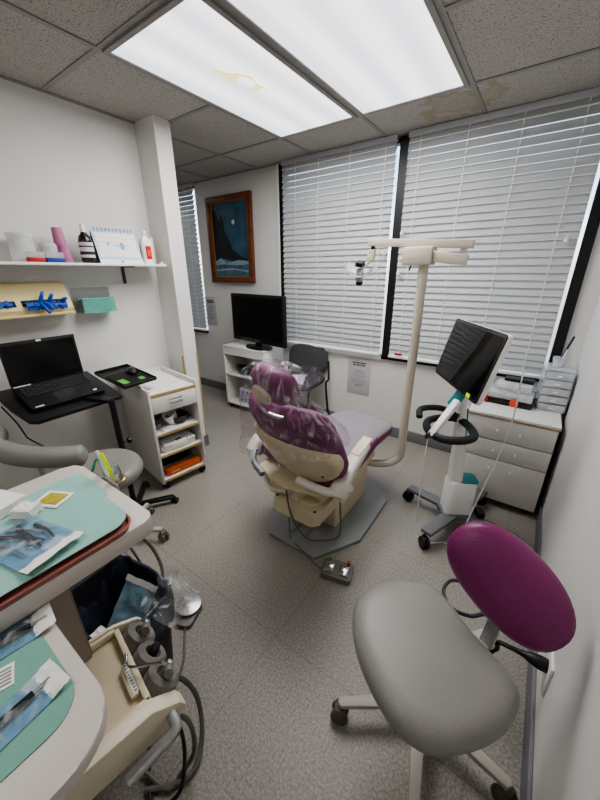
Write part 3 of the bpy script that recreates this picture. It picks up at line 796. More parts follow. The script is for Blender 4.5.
# ------------------------------------------------------------------ near stool
SEATP = [(1.481,-1.609),(1.464,-1.547),(1.487,-1.47),(1.545,-1.411),(1.628,-1.379),(1.691,-1.406),(1.753,-1.457),(1.828,-1.501),(1.866,-1.531),(1.874,-1.567),(1.859,-1.624),(1.828,-1.676),(1.781,-1.727),(1.732,-1.762),(1.672,-1.767),(1.619,-1.747),(1.567,-1.712),(1.516,-1.664)]
sx, sy = 1.67, -1.575
t = thing('operator_stool', 'wheeled stool with grey vinyl seat and purple backrest in the foreground', 'stool', (sx, sy, 0))
pl = [(p.x, p.y) for p in spline([(a-sx, b-sy, 0) for a, b in SEATP], 3, True)][::-1]
MB().pillow(pl, .44, .525, r=.042, n=6, crown=.006).build('seat', GREYV, t, sharp=80)
MB().lathe([(.09, .425), (.10, .44)], T(0, .05, 0), n=24).build('seat_plate', DGREYP, t)
hy = .125
MB().lathe([(.03, .09), (.03, .25), (.018, .25), (.018, .43)], T(0, hy, 0), n=20).build('gas_lift', STEEL, t)
MB().lathe([(.045, .07), (.05, .085), (.05, .11), (.035, .125)], T(0, hy, 0), n=20).build('base_hub', TAUPE, t)
for k, a in enumerate((217, 283, 348, 65, 138)):
    c_, s_ = math.cos(R(a)), math.sin(R(a)); L = .262
    MB().prism([(.0, -.022), (L, -.014), (L+.008, 0), (L, .014), (0, .022)], .07, .092, T(0, hy, 0, rz=a), bev=.005).build('base_leg', TAUPE, t)
    mb = MB()
    M = T(c_*L, s_*L+hy, 0, rz=a+70)
    for q in (-.014, .014): mb.lathe([(.001, -.009), (.024, -.009), (.028, -.004), (.028, .004), (.024, .009), (.001, .009)], M @ T(q, 0, .028, ry=90), 18)
    mb.box(-.02, .02, -.018, .02, .035, .068, M, .008)
    mb.build('caster', mat('caster_brown', '5f5751', .5), t)
# backrest
Mk = T(-sx, -sy, 0) @ T(1.797, -1.405, .66, rx=-32, ry=25, rz=-20)
rg = []
for (f_, d_) in ((.02, -.042), (.35, -.040), (.7, -.032), (.9, -.02), (1, -.002), (1, .014), (.9, .026), (.6, .032), (.02, .034)):
    rg.append([(x*f_, d_-.025*(x*f_/.17)**2, z*f_) for x, z in ell(.153, .102, 40, 2.3)])
MB().loft(rg, Mk).build('backrest', PURPLE2, t, sharp=80)
MB().bar((.08, .12, .432), (.13, .18, .43), .05, .014, bev=.003).build('bracket_plate', TAUPE, t)
MB().bar((.125, .155, .43), (.145, .20, .60), .035, .012, bev=.003).build('back_post', STEEL, t)
# power cable looping by the stool
tag(MB().tube([(1.80, -1.16, .33), (1.74, -1.14, .35), (1.70, -1.16, .35), (1.664, -1.184, .35), (1.655, -1.24, .35), (1.69, -1.289, .35), (1.747, -1.284, .35), (1.79, -1.25, .35), (1.82, -1.24, .28), (1.83, -1.25, .1), (1.84, -1.24, .01)], .006, sp=8, n=8).build('looping_cable', HOSED), 'black cord looping behind the grey stool seat under the purple backrest', 'cord')
# wall outlet with adapter
t = thing('wall_outlet', 'white wall outlet with a black plug at the right edge', 'outlet', (XR, -1.25, .25))
MB().box(-.008, 0, -.04, .04, -.062, .062, bev=.002).build('cover_plate', WHITE2, t)
pc = thing('power_plug', 'black plug and cable pushed into the wall outlet', 'plug', (XR-.008, -1.25, .27))
MB().lathe([(.02, 0), (.021, .02), (.016, .045), (.010, .06), (.007, .09)], T(ry=-90), 14).build('plug_body', BLACK, pc)
MB().tube([(-.085, 0, 0), (-.10, -.002, .0), (-.125, .0, -.005), (-.14, .0, -.02)], .007, sp=5, n=8).build('cable', BLACK, pc)
MB().box(-.018, .018, -.013, .013, -.025, .02, T(-.145, 0, -.035, ry=25), .005).build('connector', BLACK, pc)

# ------------------------------------------------------------------ counter A
t = thing('counter', 'white counter with overhanging end carrying trays at lower left', 'counter', (0, 0, 0))
cx0, cx1, cy1 = .565, 1.02, -1.86
pts = [(cx0, -3.3), (cx1, -3.3), (cx1, cy1-.03), (cx1-.01, cy1-.008), (cx1-.03, cy1), (cx0+.05, cy1), (cx0+.015, cy1-.015), (cx0, cy1-.05)]
MB().prism(pts, .752, .80, bev=.003).build('worktop', CTOP, t)
mb = MB(); mb.box(cx0+.03, cx1-.04, -3.3, -2.07, 0, .752)
mb.build('pedestal', mat('cabinet_putty', '9b9184', .5), t)
MB().box(cx0+.05, cx1-.05, -2.069, -2.064, .06, .72).build('end_panel', mat('cabinet_putty2', '8b8276', .5), t)
# counter B (rounded cart top)
t = thing('side_cabinet', 'white rounded-corner cabinet top at the bottom left corner', 'cabinet', (0, 0, 0))
bx1, by1, r_ = 1.332, -2.122, .085
arc = [(bx1-r_+r_*math.cos(R(a)), by1-r_+r_*math.sin(R(a))) for a in range(0, 91, 10)]
pts = [(1.03, -2.9), (bx1, -2.9)]+arc+[(1.03, by1)]
MB().prism(pts, .715, .74, bev=.003).build('cabinet_top', CTOP, t)
MB().prism([(1.04, -2.9), (1.19, -2.9), (1.19, -2.235), (1.15, -2.195), (1.04, -2.195)], .05, .714).build('body', mat('body_grey', 'a8a199', .5), t)
MB().box(1.06, 1.17, -2.85, -2.24, 0, .05).build('plinth', DGREYP, t)

# ------------------------------------------------------------------ things on counter A
tag(MB().prism([(p[0], p[1]) for p in rrect(.20, .50, .035)], 0, .0015, T(.745, -2.135, 0)).build('paper_liner', TEALP), 'teal paper liner on the counter behind the rose tray', 'paper liner', loc=(0, 0, .8005))
t = thing('instrument_tray', 'rose plastic instrument tray on the white counter', 'tray', (.918, -2.14, .801))
po = rrect(.215, .46, .045, 6)
mb = MB(); mb.loft([[(x*.97, y*.985, 0) for x, y in po], [(x, y, .013) for x, y in po], [(x*1.01, y*1.005, .014) for x, y in po], [(x*.965, y*.983, .0125) for x, y in po], [(x*.94, y*.97, .004) for x, y in po]])
mb.build('tray_body', ROSE, t)
tag(MB().prism([(p[0], p[1]) for p in rrect(.192, .44, .05, 6)], .0165, .018, T(.909, -2.128, 0)).build('paper_liner', TEALP), 'teal paper liner lying in the rose tray', 'paper liner', loc=(0, 0, .8))
def pouch(name, label, loc, rz, L, W, contents, white=.035):
    """local +x end is the white flap"""
    t = thing(name, label, 'sterilization pouch', loc, (0, 0, rz), 'sterilization pouches')
    def sf(top):
        def f(u, v):
            e = min(u, 1-u)*6; e2 = min(v, 1-v)*6; q = min(1, e)*min(1, e2)
            return (-L/2+L*u, (v-.5)*W, (.004+.010*q+.004*noise.noise(Vector((u*9, v*6, loc[0]*9)))*q) if top else .001)
        return f
    mb = MB(); mb.sheet(sf(False), 8, 4); mb.build('backing', POUCHB, t)
    MB().sheet(sf(True), 24, 12).build('film', clear('pouch_film', 'd8e8f2', .08, .1, 20, .5), t)
    mb = MB(); mb.sheet(lambda u, v: (L/2-.004+white*u, (v-.5)*W*1.03, .004+.006*noise.noise(Vector((u*3, v*5, 2)))+.008*u), 6, 8)
    mb.build('flap', PAPER, t)
    mb = MB(); contents(mb); mb.build('contents', [DSTEEL, STEEL], t)
    return t
def cont_pliers(mb):
    for (x0, y0, x1, y1, m_) in ((-.06, .02, .03, -.01, 0), (-.06, -.02, .04, .015, 0), (-.05, -.035, .05, -.03, 1), (-.03, .038, .05, .03, 0), (-.07, 0, .01, .03, 1), (-.05, .01, .05, .0, 0)):
        mb.m(m_).tube([(x0, y0, .006), ((x0+x1)/2, (y0+y1)/2+.004, .009), (x1, y1, .006)], [.005, .0028], sp=3, n=6)
    for cx, cy in ((-.07, .03), (-.075, -.025)):
        mb.m(1).tube([(cx+.014*math.cos(a*PI/4), cy+.011*math.sin(a*PI/4), .007) for a in range(8)], .0022, n=6, closed=True)
def cont_stick(mb):
    mb.m(0).tube([(-.11, 0, .008), (0, .002, .009), (.07, 0, .008)], .006, sp=4, n=8)
    mb.m(1).tube([(.07, 0, .008), (.095, .003, .007)], .003, n=6)
pouch('sterilization_pouch', 'blue sterilization pouch of metal instruments lying on the rose tray', (.885, -2.093, .822), 14, .16, .118, cont_pliers, .034)
pouch('sterilization_pouch', 'blue sterilization pouch nearest the counter step, flat white end flap', (1.037, -2.222, .7425), 82, .15, .056, cont_stick, .035)
pouch('sterilization_pouch', 'blue sterilization pouch with curled white flap nearest the camera', (1.192, -2.262, .7425), 97, .17, .062, cont_stick, .03)
# gauze
def gauze(label, x, y, z, w, l, rz, n=3):
    mb = MB()
    for k in range(n):
        mb.sheet(lambda u, v, k=k: ((u-.5)*w*(1-.05*k), (v-.5)*l*(1-.08*k), .003+.007*k+.005*noise.noise(Vector((u*4+x*9, v*4, k*3)))), 10, 10)
    mb.box(-w*.46, w*.46, -l*.45, l*.45, 0, .007*(n-1)+.002)
    tag(mb.build('gauze_pad', GAUZE), label, 'gauze', 'white gauze pads', loc=(x, y, z), rot=(0, 0, rz))
gauze('larger crumpled white gauze at the left edge of the counter', .66, -2.09, .803, .10, .10, 20, 4)
gauze('small folded white gauze pad between the big gauze and yellow packet', .745, -2.052, .803, .055, .045, 35, 4)
t = thing('yellow_packet', 'square white packet with yellow contents on the teal liner', 'packet', (.732, -1.99, .803), (0, 0, 28))
MB().box(-.04, .04, -.033, .033, 0, .003, bev=.001).build('wrapper', PAPER, t)
MB().box(-.025, .03, -.022, .022, .003, .006, bev=.001).build('yellow_contents', YELLOW, t)
# things on counter B
tag(MB().prism(rrect(.36, .6, .055, 8), 0, .0015, T(1.26-.18, -2.147-.3, 0)).build('paper_liner', TEALP2), 'darker teal paper liner on the rounded cabinet top', 'paper liner', loc=(0, 0, .7405))
t = thing('label_slip', 'small white printed slip between the two blue pouches', 'slip', (1.108, -2.213, .7425), (0, 0, 74-90))
MB().box(-.022, .022, -.014, .014, 0, .001).build('slip', PAPER, t)
mb = MB()
for k in range(5): mb.box(-.015+k*.007, -.011+k*.007, -.010, .010, .001, .0014)
mb.build('print', INKG, t)
# holder on counter end with tools
t = thing('tool_holder', 'small metal holder clipped to the far end of the counter', 'holder', (.755, -1.855, .785))
MB().tube([(-.03, -.0, .005), (-.028, .03, .012), (0, .042, .014), (.035, .035, .012), (.04, .01, .01)], .006, sp=5, n=8).build('ring', mat('brass', '9c8a62', .3, .8), t)
MB().box(-.035, .045, .002, .012, -.035, .012, bev=.003).build('clip', STEEL, t)
tag(MB().tube([(0, 0, 0), (-.008, .0, .03), (.0, .0, .075), (-.003, 0, .10)], [.0055, .0045], sp=4, n=8).build('suction_tip', WHITE2), 'off-white suction tip standing at the left of the metal holder', 'suction tip', loc=(.727, -1.838, .79), rot=(8, 0, 0))
tag(MB().box(-.006, .006, -.004, .004, 0, .095, bev=.002).build('lime_tube', LIME), 'bright lime plastic stick standing in the metal holder', 'stick', loc=(.748, -1.832, .79), rot=(6, -10, 20))
tag(MB().lathe([(.011, 0), (.012, .04), (.008, .052), (.008, .06)], n=14).build('dental_syringe', CHROME), 'chrome syringe head at the right side of the metal holder', 'syringe', loc=(.785, -1.835, .795))
tag(MB().tube([(.655, -1.90, .72), (.652, -1.86, .78), (.66, -1.835, .83), (.675, -1.83, .80), (.69, -1.83, .70)], .004, sp=6, n=8).build('green_tube', mat('green_tube', '4f9d7a', .4)), 'thin green tube curling up behind the counter edge', 'tube')

# ------------------------------------------------------------------ waste bin
t = thing('waste_bin', 'dark grey waste bin lined with a black bag under the counter end', 'bin', (.79, -1.93, 0), (0, 0, 6))
def binring(z, s_): return [(x*s_, y*s_, z) for x, y in rrect(.30, .23, .05, 4)]
MB().loft([binring(0, .78), binring(.40, 1.0), binring(.41, 1.0), binring(.405, .97), binring(.05, .75)]).build('bin_body', mat('bin_grey', '2c2e34', .5), t)
mb = MB(); rg = []
po = ell(.155, .12, 88, 5)
for (z, f_, am) in ((.30, 1.03, .02), (.36, 1.06, .03), (.41, 1.05, .03), (.425, 1.02, .04), (.415, .97, .05), (.34, .9, .07), (.22, .8, .09), (.12, .7, .1), (.10, .3, .1), (.10, .02, 0)):
    rg.append([(x*(f_+1.6*am*noise.noise(Vector((x*26, y*26, z*7)))), y*(f_+1.6*am*noise.noise(Vector((x*26, y*26, z*7+4)))), z+.02*noise.noise(Vector((x*18, y*18, 5)))) for x, y in po])
mb.loft(rg, cap=False); mb.build('bin_bag', BAGBL, t, sharp=180)
t = thing('used_pouch', 'used blue sterilization pouch thrown in the waste bin', 'pouch', (.82, -1.91, .33), (50, 8, 18))
MB().sheet(lambda u, v: ((u-.5)*.12, (v-.5)*.17, .008*noise.noise(Vector((u*5, v*5, 1)))), 10, 12).build('film', POUCHB, t, sharp=180)
MB().sheet(lambda u, v: ((u-.5)*.125, .085+.02*v, .008*noise.noise(Vector((u*5, 5, 1)))+.002), 10, 3).build('flap', PAPER, t)
tag(MB().sheet(lambda u, v: ((u-.5)*.13+.03*noise.noise(Vector((u*3, v*3, 0))), (v-.5)*.14, .035*noise.noise(Vector((u*4, v*4, 7)))+.02*u), 16, 14).build('plastic_wrap', clear('wrap', 'f8f8f9', .12, .05, 30, .6), sharp=180), 'crumpled clear plastic wrap hanging over the rim of the bin', 'plastic wrap', loc=(.945, -1.83, .42), rot=(35, 35, 30))
gauze('crumpled white tissue inside the waste bin', .80, -2.0, .30, .06, .05, 10, 3)

# ------------------------------------------------------------------ delivery unit
t = thing('delivery_unit', 'beige delivery unit with cream side panels and three grey handpiece cups', 'delivery unit', (1.105, -2.06, .49), (0, 0, -10))
mb = MB()
x0, x1, y0, y1 = -.145, .085, -.12, .04
fl = .0
mb.box(x0, x1, y0, y1, -.03, -.012)
mb.box(x0, x0+.012, y0, y1, -.012, .008, bev=.004); mb.box(x1-.012, x1, y0, y1, -.012, .008, bev=.004); mb.box(x0, x1, y1-.014, y1, -.012, .008, bev=.004)
mb.box(-.03, .05, y1-.034, y1-.014, -.012, .002, bev=.004)
mb.build('tray_deck', mat('beige_deck', 'dccfb4', .4), t)
pp = [(-.165, -.075), (.075, -.075), (.098, -.045), (.088, -.022), (.03, .018), (-.165, .018)]
Mside = Matrix(((0, 0, 1, 0), (1, 0, 0, 0), (0, 1, 0, 0), (0, 0, 0, 1)))
MB().prism([(a, b*.6) for a, b in pp], x0-.010, x0, Mside, bev=.002).build('side_panel', IVORY, t)
MB().prism(pp, x1, x1+.036, Mside, bev=.005).build('side_panel', IVORY, t)
mb = MB(); mb.box(-.035, .045, -.006, .006, -.0005, .0005, T(.0, .02, .003, rx=0)); 
mb.m(1)
for k in range(9): mb.box(-.03+k*.0085, -.026+k*.0085, -.003, .003, .0005, .001, T(.0, .02, .003))
mb.build('label_strip', [PAPER, INKG], t)
MB().box(x0+.005, x1-.002, y1, .085, -.075, -.02, bev=.006).build('handpiece_block', DGREYP, t)
for i, hx in enumerate((-.092, -.020, .048)):
    M = T(hx, .075, -.015, rx=-42)
    cpo = MB().lathe([(.018, -.06), (.036, -.045), (.041, -.01), (.039, .010), (.030, .018), (.021, .015), (.016, .0), (.001, -.002)], M, 24).build('handpiece_cup', GREYP, t)
    if i == 1:
        MB().lathe([(.011, 0), (.013, .02), (.009, .03), (.004, .034)], M @ T(0, 0, .002), 14).build('coupling', DSTEEL, cpo)
    else:
        MB().tube([(0, 0, .0), (.003, .0, .02), (.010, -.006, .034), (.028, -.018, .036)], [.013, .011], M, 10, 5).build('handpiece', GREYP, cpo)
        MB().lathe([(.0075, 0), (.0075, .008), (.003, .01)], M @ T(.006, -.008, .040), 12).build('button', STEEL, cpo)
MB().tube([(.055, .082, .045), (.02, .05, .03), (-.01, .025, .02), (-.045, .03, .018)], .0032, sp=6, n=8).build('syringe_nozzle', CHROME, t)
MB().tube([(x1+.042, .062, -.02), (x1+.066, .060, -.028), (x1+.072, .045, -.034), (x1+.070, .01, -.042), (x1+.068, -.045, -.055)], .0125, sp=6, n=12).build('grab_handle', STEEL, t)
MB().box(-.06, .04, -.2, -.10, -.08, -.035, bev=.004).build('mounting_arm', GREYLAM, t)
# hoses below the unit
def hose(name, pts, r, label, m=HOSE, cat='hose'):
    return tag(MB().tube(pts, r, sp=8, n=8).build(name, m), label, cat, 'hoses below the delivery unit')
hose('air_hose', [(1.12, -2.0, .40), (1.08, -1.92, .28), (1.09, -1.88, .14), (1.14, -1.91, .05), (1.17, -1.97, .012), (1.15, -2.02, .012), (1.09, -2.08, .012)], .0075, 'grey hose arcing furthest out from the delivery unit onto the floor')
hose('air_hose', [(1.19, -2.01, .40), (1.18, -1.96, .25), (1.175, -1.96, .1), (1.15, -2.0, .02), (1.14, -2.04, .012), (1.05, -2.06, .02)], .0065, 'grey hose falling just below the grab handle')
hose('air_hose', [(1.15, -2.0, .40), (1.17, -1.98, .2), (1.18, -2.02, .03), (1.15, -2.08, .012), (1.1, -2.07, .012), (1.02, -2.02, .02)], .0055, 'thinner dark hose curling on the floor under the unit', HOSED)
hose('drain_hose', [(.44, -1.80, .5), (.47, -1.72, .38), (.496, -1.685, .30), (.49, -1.646, .2), (.531, -1.641, .1), (.57, -1.68, .012), (.60, -1.74, .01)], .008, 'thick grey hose curving down behind the waste bin')
hose('drain_hose', [(.42, -1.84, .5), (.47, -1.78, .38), (.50, -1.745, .30), (.50, -1.71, .15), (.56, -1.72, .01)], .0055, 'thin grey hose hanging left of the thick hose behind the bin')
# rheostat foot pedal
t = thing('rheostat_pedal', 'round steel foot pedal on a grey base beside the waste bin', 'foot pedal', (.735, -1.655, 0), (0, 0, 20))
MB().prism(rrect(.075, .115, .02), 0, .018, T(.015, -.025, 0), bev=.005).build('pedal_base', GREYP, t)
MB().lathe([(.001, .018), (.03, .018), (.045, .028), (.052, .030), (.052, .034), (.02, .042), (.001, .043)], n=32).build('pedal_disc', STEEL, t)
MB().tube([(.03, -.08, .01), (.06, -.13, .006), (.10, -.20, .006), (.12, -.30, .006)], .0045, sp=5, n=8).build('pedal_cable', HOSE, t)

# ------------------------------------------------------------------ assistant stool (behind counter)
t = thing('assistant_stool', 'grey assistant stool with curved arm behind the white counter', 'stool', (.10, -1.62, 0))
MB().pillow(ell(.195, .175, 36), .42, .50, r=.038, n=5, crown=.004).build('seat', GREYV, t, sharp=80)
MB().lathe([(.028, .08), (.028, .22), (.017, .22), (.017, .42)], n=16).build('gas_lift', STEEL, t)
for a in (38, 110, 182, 254, 326):
    MB().prism([(0, -.02), (.23, -.012), (.23, .012), (0, .02)], .065, .085, T(rz=a), bev=.004).build('base_leg', TAUPE, t)
    c_, s_ = math.cos(R(a)), math.sin(R(a)); mb = MB(); M = T(c_*.23, s_*.23, 0, rz=a+60)
    for q in (-.013, .013): mb.lathe([(.001, -.008), (.022, -.008), (.026, -.003), (.026, .003), (.022, .008), (.001, .008)], M @ T(q, 0, .026, ry=90), 16)
    mb.box(-.018, .018, -.015, .018, .03, .064, M, .008); mb.build('caster', mat('caster_brown2', '6b6156', .5), t)
P = spline([(.13, -.10, .645), (.09, -.15, .645), (-.0, -.23, .65), (-.12, -.29, .655), (-.30, -.32, .66), (-.42, -.25, .66)], 7)
rr = []
for i, p in enumerate(P):
    e = min(1, .55+i*.25, .55+(len(P)-1-i)*.25); d = (P[min(i+1, len(P)-1)]-P[max(0, i-1)]).normalized(); sd = Vector((d.y, -d.x, 0)).normalized()
    rr.append([tuple(p+sd*.045*e*math.copysign(abs(math.cos(a))**.8, math.cos(a))+Vector((0, 0, 1))*.045*e*math.sin(a)) for a in [2*PI*k/16 for k in range(16)]])
MB().loft(rr).build('arm_pad', GREYV, t, sharp=80)
MB().tube([(.05, -.05, .41), (.0, -.16, .42), (-.02, -.22, .50), (0, -.24, .61)], .011, sp=5, n=8).build('arm_support', STEEL, t)

# ------------------------------------------------------------------ laptop table
LT = T(-.29, -1.588, .793, rx=19.5, rz=92.5)
t = thing('laptop_table', 'black tilting laptop table on a slim post', 'table', (-.20, -1.545, 0))
Lm = T(.20, 1.545, 0) @ LT
outl = [(-.245, .14), (-.235, -.03), (-.215, -.16), (-.19, -.18), (.23, -.178), (.242, -.165), (.21, .145)]
MB().prism(outl, -.022, -.004, Lm, bev=.006).build('table_top', BLACK, t)
MB().box(-.19, .225, -.184, -.176, -.02, .004, Lm, .003).build('front_lip', BLACK, t)
Mt = T(.20, 1.545, 0) @ T(-.322, -1.215, .783, ry=8.7, rz=5)
tt = MB(); tt.box(-.15, .15, -.11, .11, -.012, 0, Mt, .003); tt.box(-.15, .15, .104, .11, 0, .010, Mt); tt.box(-.15, -.144, -.11, .11, 0, .010, Mt); tt.box(.142, .15, -.11, .11, 0, .006, Mt)
tt.build('mouse_tray', BLACK, t)
MB().tube([(.105, .115, .735), (.105, .115, .04)], .016, n=12).build('post', BLACK, t)
MB().bar((.105, .115, .733), (-.02, .02, .765), .05, .02, bev=.004).build('tilt_bracket', BLACK, t)
MB().lathe([(.004, 0), (.004, .02), (.018, .025), (.018, .04), (.01, .045)], T(.11, .13, .47, rx=-90), 14).build('clamp_knob', BLACK, t)
mb = MB(); mb.bar((.13, .12, .045), (.25, .30, .045), .035, .02, bev=.006); mb.bar((.13, .12, .045), (-.05, .28, .045), .035, .02, bev=.006); mb.bar((.13, .12, .045), (.16, -.1, .045), .035, .02, bev=.006)
mb.build('foot_bars', BLACK, t)
for x_, y_ in ((.25, .30), (-.05, .28), (.16, -.1)): caster(t, x_, y_, 0, .018, 30)
# laptop
LP = T(-.235, -1.585, .80, rx=16, rz=90)
t = thing('laptop', 'open black laptop on the black laptop table', 'laptop', (-.29, -1.588, .794), (19.5, 0, 92.5))
t.scale = (.93, .93, .93)
MB().prism(rrect(.375, .25, .012), 0, .022, bev=.004).build('base', mat('laptop_black', '1c1c1f', .35), t)
mb = MB()
for j in range(5):
    for i in range(16):
        if j == 4 and 4 <= i <= 8: continue
        mb.box(-.165+i*.0207, -.148+i*.0207, .075-j*.021, .092-j*.021, .0222, .0245)
mb.box(-.165+4*.0207, -.148+8*.0207, -.009, .008, .0222, .0245)
mb.build('keyboard', mat('key_black', '2c2c30', .5), t)
MB().box(-.055, .045, -.105, -.03, .0222, .0228).build('touchpad', mat('touchpad', '26262a', .3), t)
mb = MB(); mb.m(0).box(.13, .15, -.10, -.088, .0222, .0227); mb.m(1).box(-.18, -.10, .098, .108, .0222, .0232); mb.m(1).box(-.17, -.13, -.115, -.105, .0222, .0227)
mb.build('sticker', [PAPER, PAPERG, SKYB], t)
Ml = T(0, .12, .02, rx=-22)
lid = MB().box(-.1875, .1875, -.004, .004, 0, .235, Ml, .003).build('lid', BLACK, t)
MB().box(-.175, .175, -.0048, -.004, .018, .218, Ml).build('screen', mat('laptop_screen', '0a0d0a', .18), lid)
MB().box(-.012, .012, -.0052, -.004, .222, .232, Ml).build('webcam_cover', PAPER, lid)
# mouse pad + mouse
t = thing('mouse_pad', 'black mouse pad with green labels on the side tray', 'mouse pad', (-.28, -1.215, .7775), (0, 8.7, 5))
MB().prism(rrect(.20, .19, .012), 0, .003).build('pad', BLACKM, t)
mb = MB(); mb.box(.0, .07, -.085, -.045, .003, .0036); mb.build('green_label', GREENL, t)
MB().box(.03, .07, .03, .065, .003, .0036).build('green_label', GREENL, t)
mo = MB(); rg = []
for f_, z_ in ((.9, 0), (1, .006), (.97, .016), (.8, .027), (.4, .034), (.05, .036)): rg.append([(x*f_, y*f_, z_) for x, y in ell(.03, .048, 20, 2.4)])
mo.loft(rg); t = thing('computer_mouse', 'small black computer mouse on the mouse pad', 'mouse', (-.33, -1.17, .7895), (0, 8.7, 80))
mo.build('mouse_body', BLACK, t)
MB().lathe([(.001, -.003), (.007, -.003), (.007, .003), (.001, .003)], T(0, .028, .029, ry=90), 12).build('scroll_wheel', GREYP, t)
tag(MB().tube([(-.36, -1.83, .77), (-.33, -1.80, .68), (-.30, -1.79, .62), (-.35, -1.77, .57), (-.28, -1.73, .52)], .004, sp=6, n=6).build('laptop_cable', HOSED), 'black cable dangling below the left end of the laptop table', 'cable')

# ------------------------------------------------------------------ white rolling cart with drawer
t = thing('rolling_cart', 'white shelf cart with one drawer beside the pillar', 'cart', (-.335, -1.015, 0), (0, 0, 82))
# local: -y faces the room (+x world), x runs along world y
w, d = .168, .255; th = .016
for s_ in (-1, 1):
    MB().box(*( (-w, -w+th) if s_ < 0 else (w-th, w) ), -d, d, .05, .72, bev=.002).build('side_panel', GREYLAM, t)
MB().box(-w+th, w-th, d-.01, d, .05, .72).build('back_panel', WHITE, t)
mb = MB(); mb.box(-w+th, w-th, -d+.008, d-.01, .672, .688); mb.m(1).box(-w+th, w-th, -d+.002, -d+.008, .672, .688); mb.build('top', [WHITE2, PLYEDGE], t)
for z in (.06, .245, .40):
    mb = MB(); mb.box(-w+th, w-th, -d+.006, d-.01, z, z+th); mb.m(1).box(-w+th, w-th, -d, -d+.006, z, z+th); mb.build('shelf', [WHITE2, PLYEDGE], t)
mb = MB(); mb.box(-w+th+.001, w-th-.001, -d, -d+.014, .56, .665, bev=.002); mb.box(-w+th+.01, w-th-.01, -d+.014, .2, .565, .65)
dr = mb.build('drawer', WHITE, t)
for z in (.612, .64):
    MB().tube([(-.04, -d, z), (-.04, -d-.018, z), (.04, -d-.018, z), (.04, -d, z)], .004, n=8).build('handle', CHROME, dr)
for sx_ in (-1, 1):
    for sy_ in (-1, 1): caster(t, sx_*(w-.03), sy_*(d-.03), 0, .022, 35*sx_)
MC = T(-.335, -1.015, 0, rz=82)
def oncart(x, y, z): v = MC @ Vector((x, y, z)); return (v.x, v.y, v.z)
# bowl / cup device on top shelf
t = thing('mixing_bowl', 'white cup resting inside a black rubber bowl on the cart upper shelf', 'bowl', oncart(.045, -.16, .4165))
MB().lathe([(.03, 0), (.055, .02), (.07, .06), (.068, .062), (.05, .022), (.0, .01)], n=24).build('bowl', BLACK, t)
MB().lathe([(.03, .012), (.045, .06), (.048, .09), (.045, .09), (.03, .02)], T(-.01, -.03, .0, rx=20), n=20).build('cup', WHITE2, t)
mb = MB()
for k in range(8): mb.tube([(random.uniform(-.05, .05), random.uniform(-.05, .05), random.uniform(.005, .05)) for j in range(4)], .003, sp=5, n=5)
tag(mb.build('wire_coil', CHROME), 'tangle of thin metal wires left of the black bowl on the cart', 'wires', loc=oncart(-.09, -.14, .42))
tag(MB().sheet(lambda u, v: ((u-.5)*.2, (v-.5)*.12, .004+.004*noise.noise(Vector((u*4, v*4, 0)))), 8, 6).build('paper_sheet', PAPER), 'white paper under the bowl on the cart upper shelf', 'paper', loc=oncart(.0, -.19, .4165), rot=(0, 0, 88))
t = thing('ultrasonic_scaler', 'off-white desktop device with dark display on the cart middle shelf', 'device', oncart(0, -.12, .2615), (0, 0, 82))
MB().prism([(-.125, -.09), (-.11, -.11), (0, -.125), (.11, -.11), (.125, -.09), (.12, .1), (-.12, .1)], 0, .05, bev=.01).build('housing', OFFWH, t)
Mf = T(0, -.09, .053, rx=10)
MB().prism([(-.11, -.03), (.11, -.03), (.10, .06), (-.10, .06)], -.006, .004, Mf, bev=.003).build('control_panel', WHITE2, t)
mb = MB(); mb.box(-.02, .025, -.004, .014, .0042, .005, Mf)
for k in range(4): mb.box(-.08+k*.013, -.072+k*.013, .0, .007, .0042, .0055, Mf); 
for k in range(4): mb.box(.04+k*.014, .049+k*.014, .0-.012*(k % 2), .008-.012*(k % 2), .0042, .0055, Mf)
mb.build('display', INK, t)
t = thing('orange_case', 'orange case on the lowest shelf of the white cart', 'case', oncart(.01, -.20, .0765), (0, 0, 82))
MB().box(-.13, .13, -.03, .03, 0, .05, bev=.01).build('case_body', ORANGE, t)
MB().box(-.1, -.04, -.0315, -.030, .018, .032).build('case_emblem', mat('orange_light', 'd98a5c', .5), t)
tag(MB().box(-.12, .12, -.1, .1, 0, .07, bev=.01).build('dark_case', BLACKM), 'dark case behind the orange case on the lowest shelf', 'case', loc=oncart(0, .02, .0765), rot=(0, 0, 82))

# ------------------------------------------------------------------ wall shelf + items
t = thing('wall_shelf', 'long white wall shelf above the laptop', 'shelf', (-.49, -.77, 1.44))
MB().box(-.1, .1, -2.4, 0, -.014, 0, bev=.003).build('shelf_board', WHITE2, t)
def bracket(y):
    mb = MB(); mb.box(-.098, .04, y-.009, y+.009, -.020, -.0145); mb.box(-.098, -.092, y-.009, y+.009, -.12, -.0145)
    mb.build('bracket', DSTEEL, t)
bracket(-.20); bracket(-1.4)
Z = 1.4402
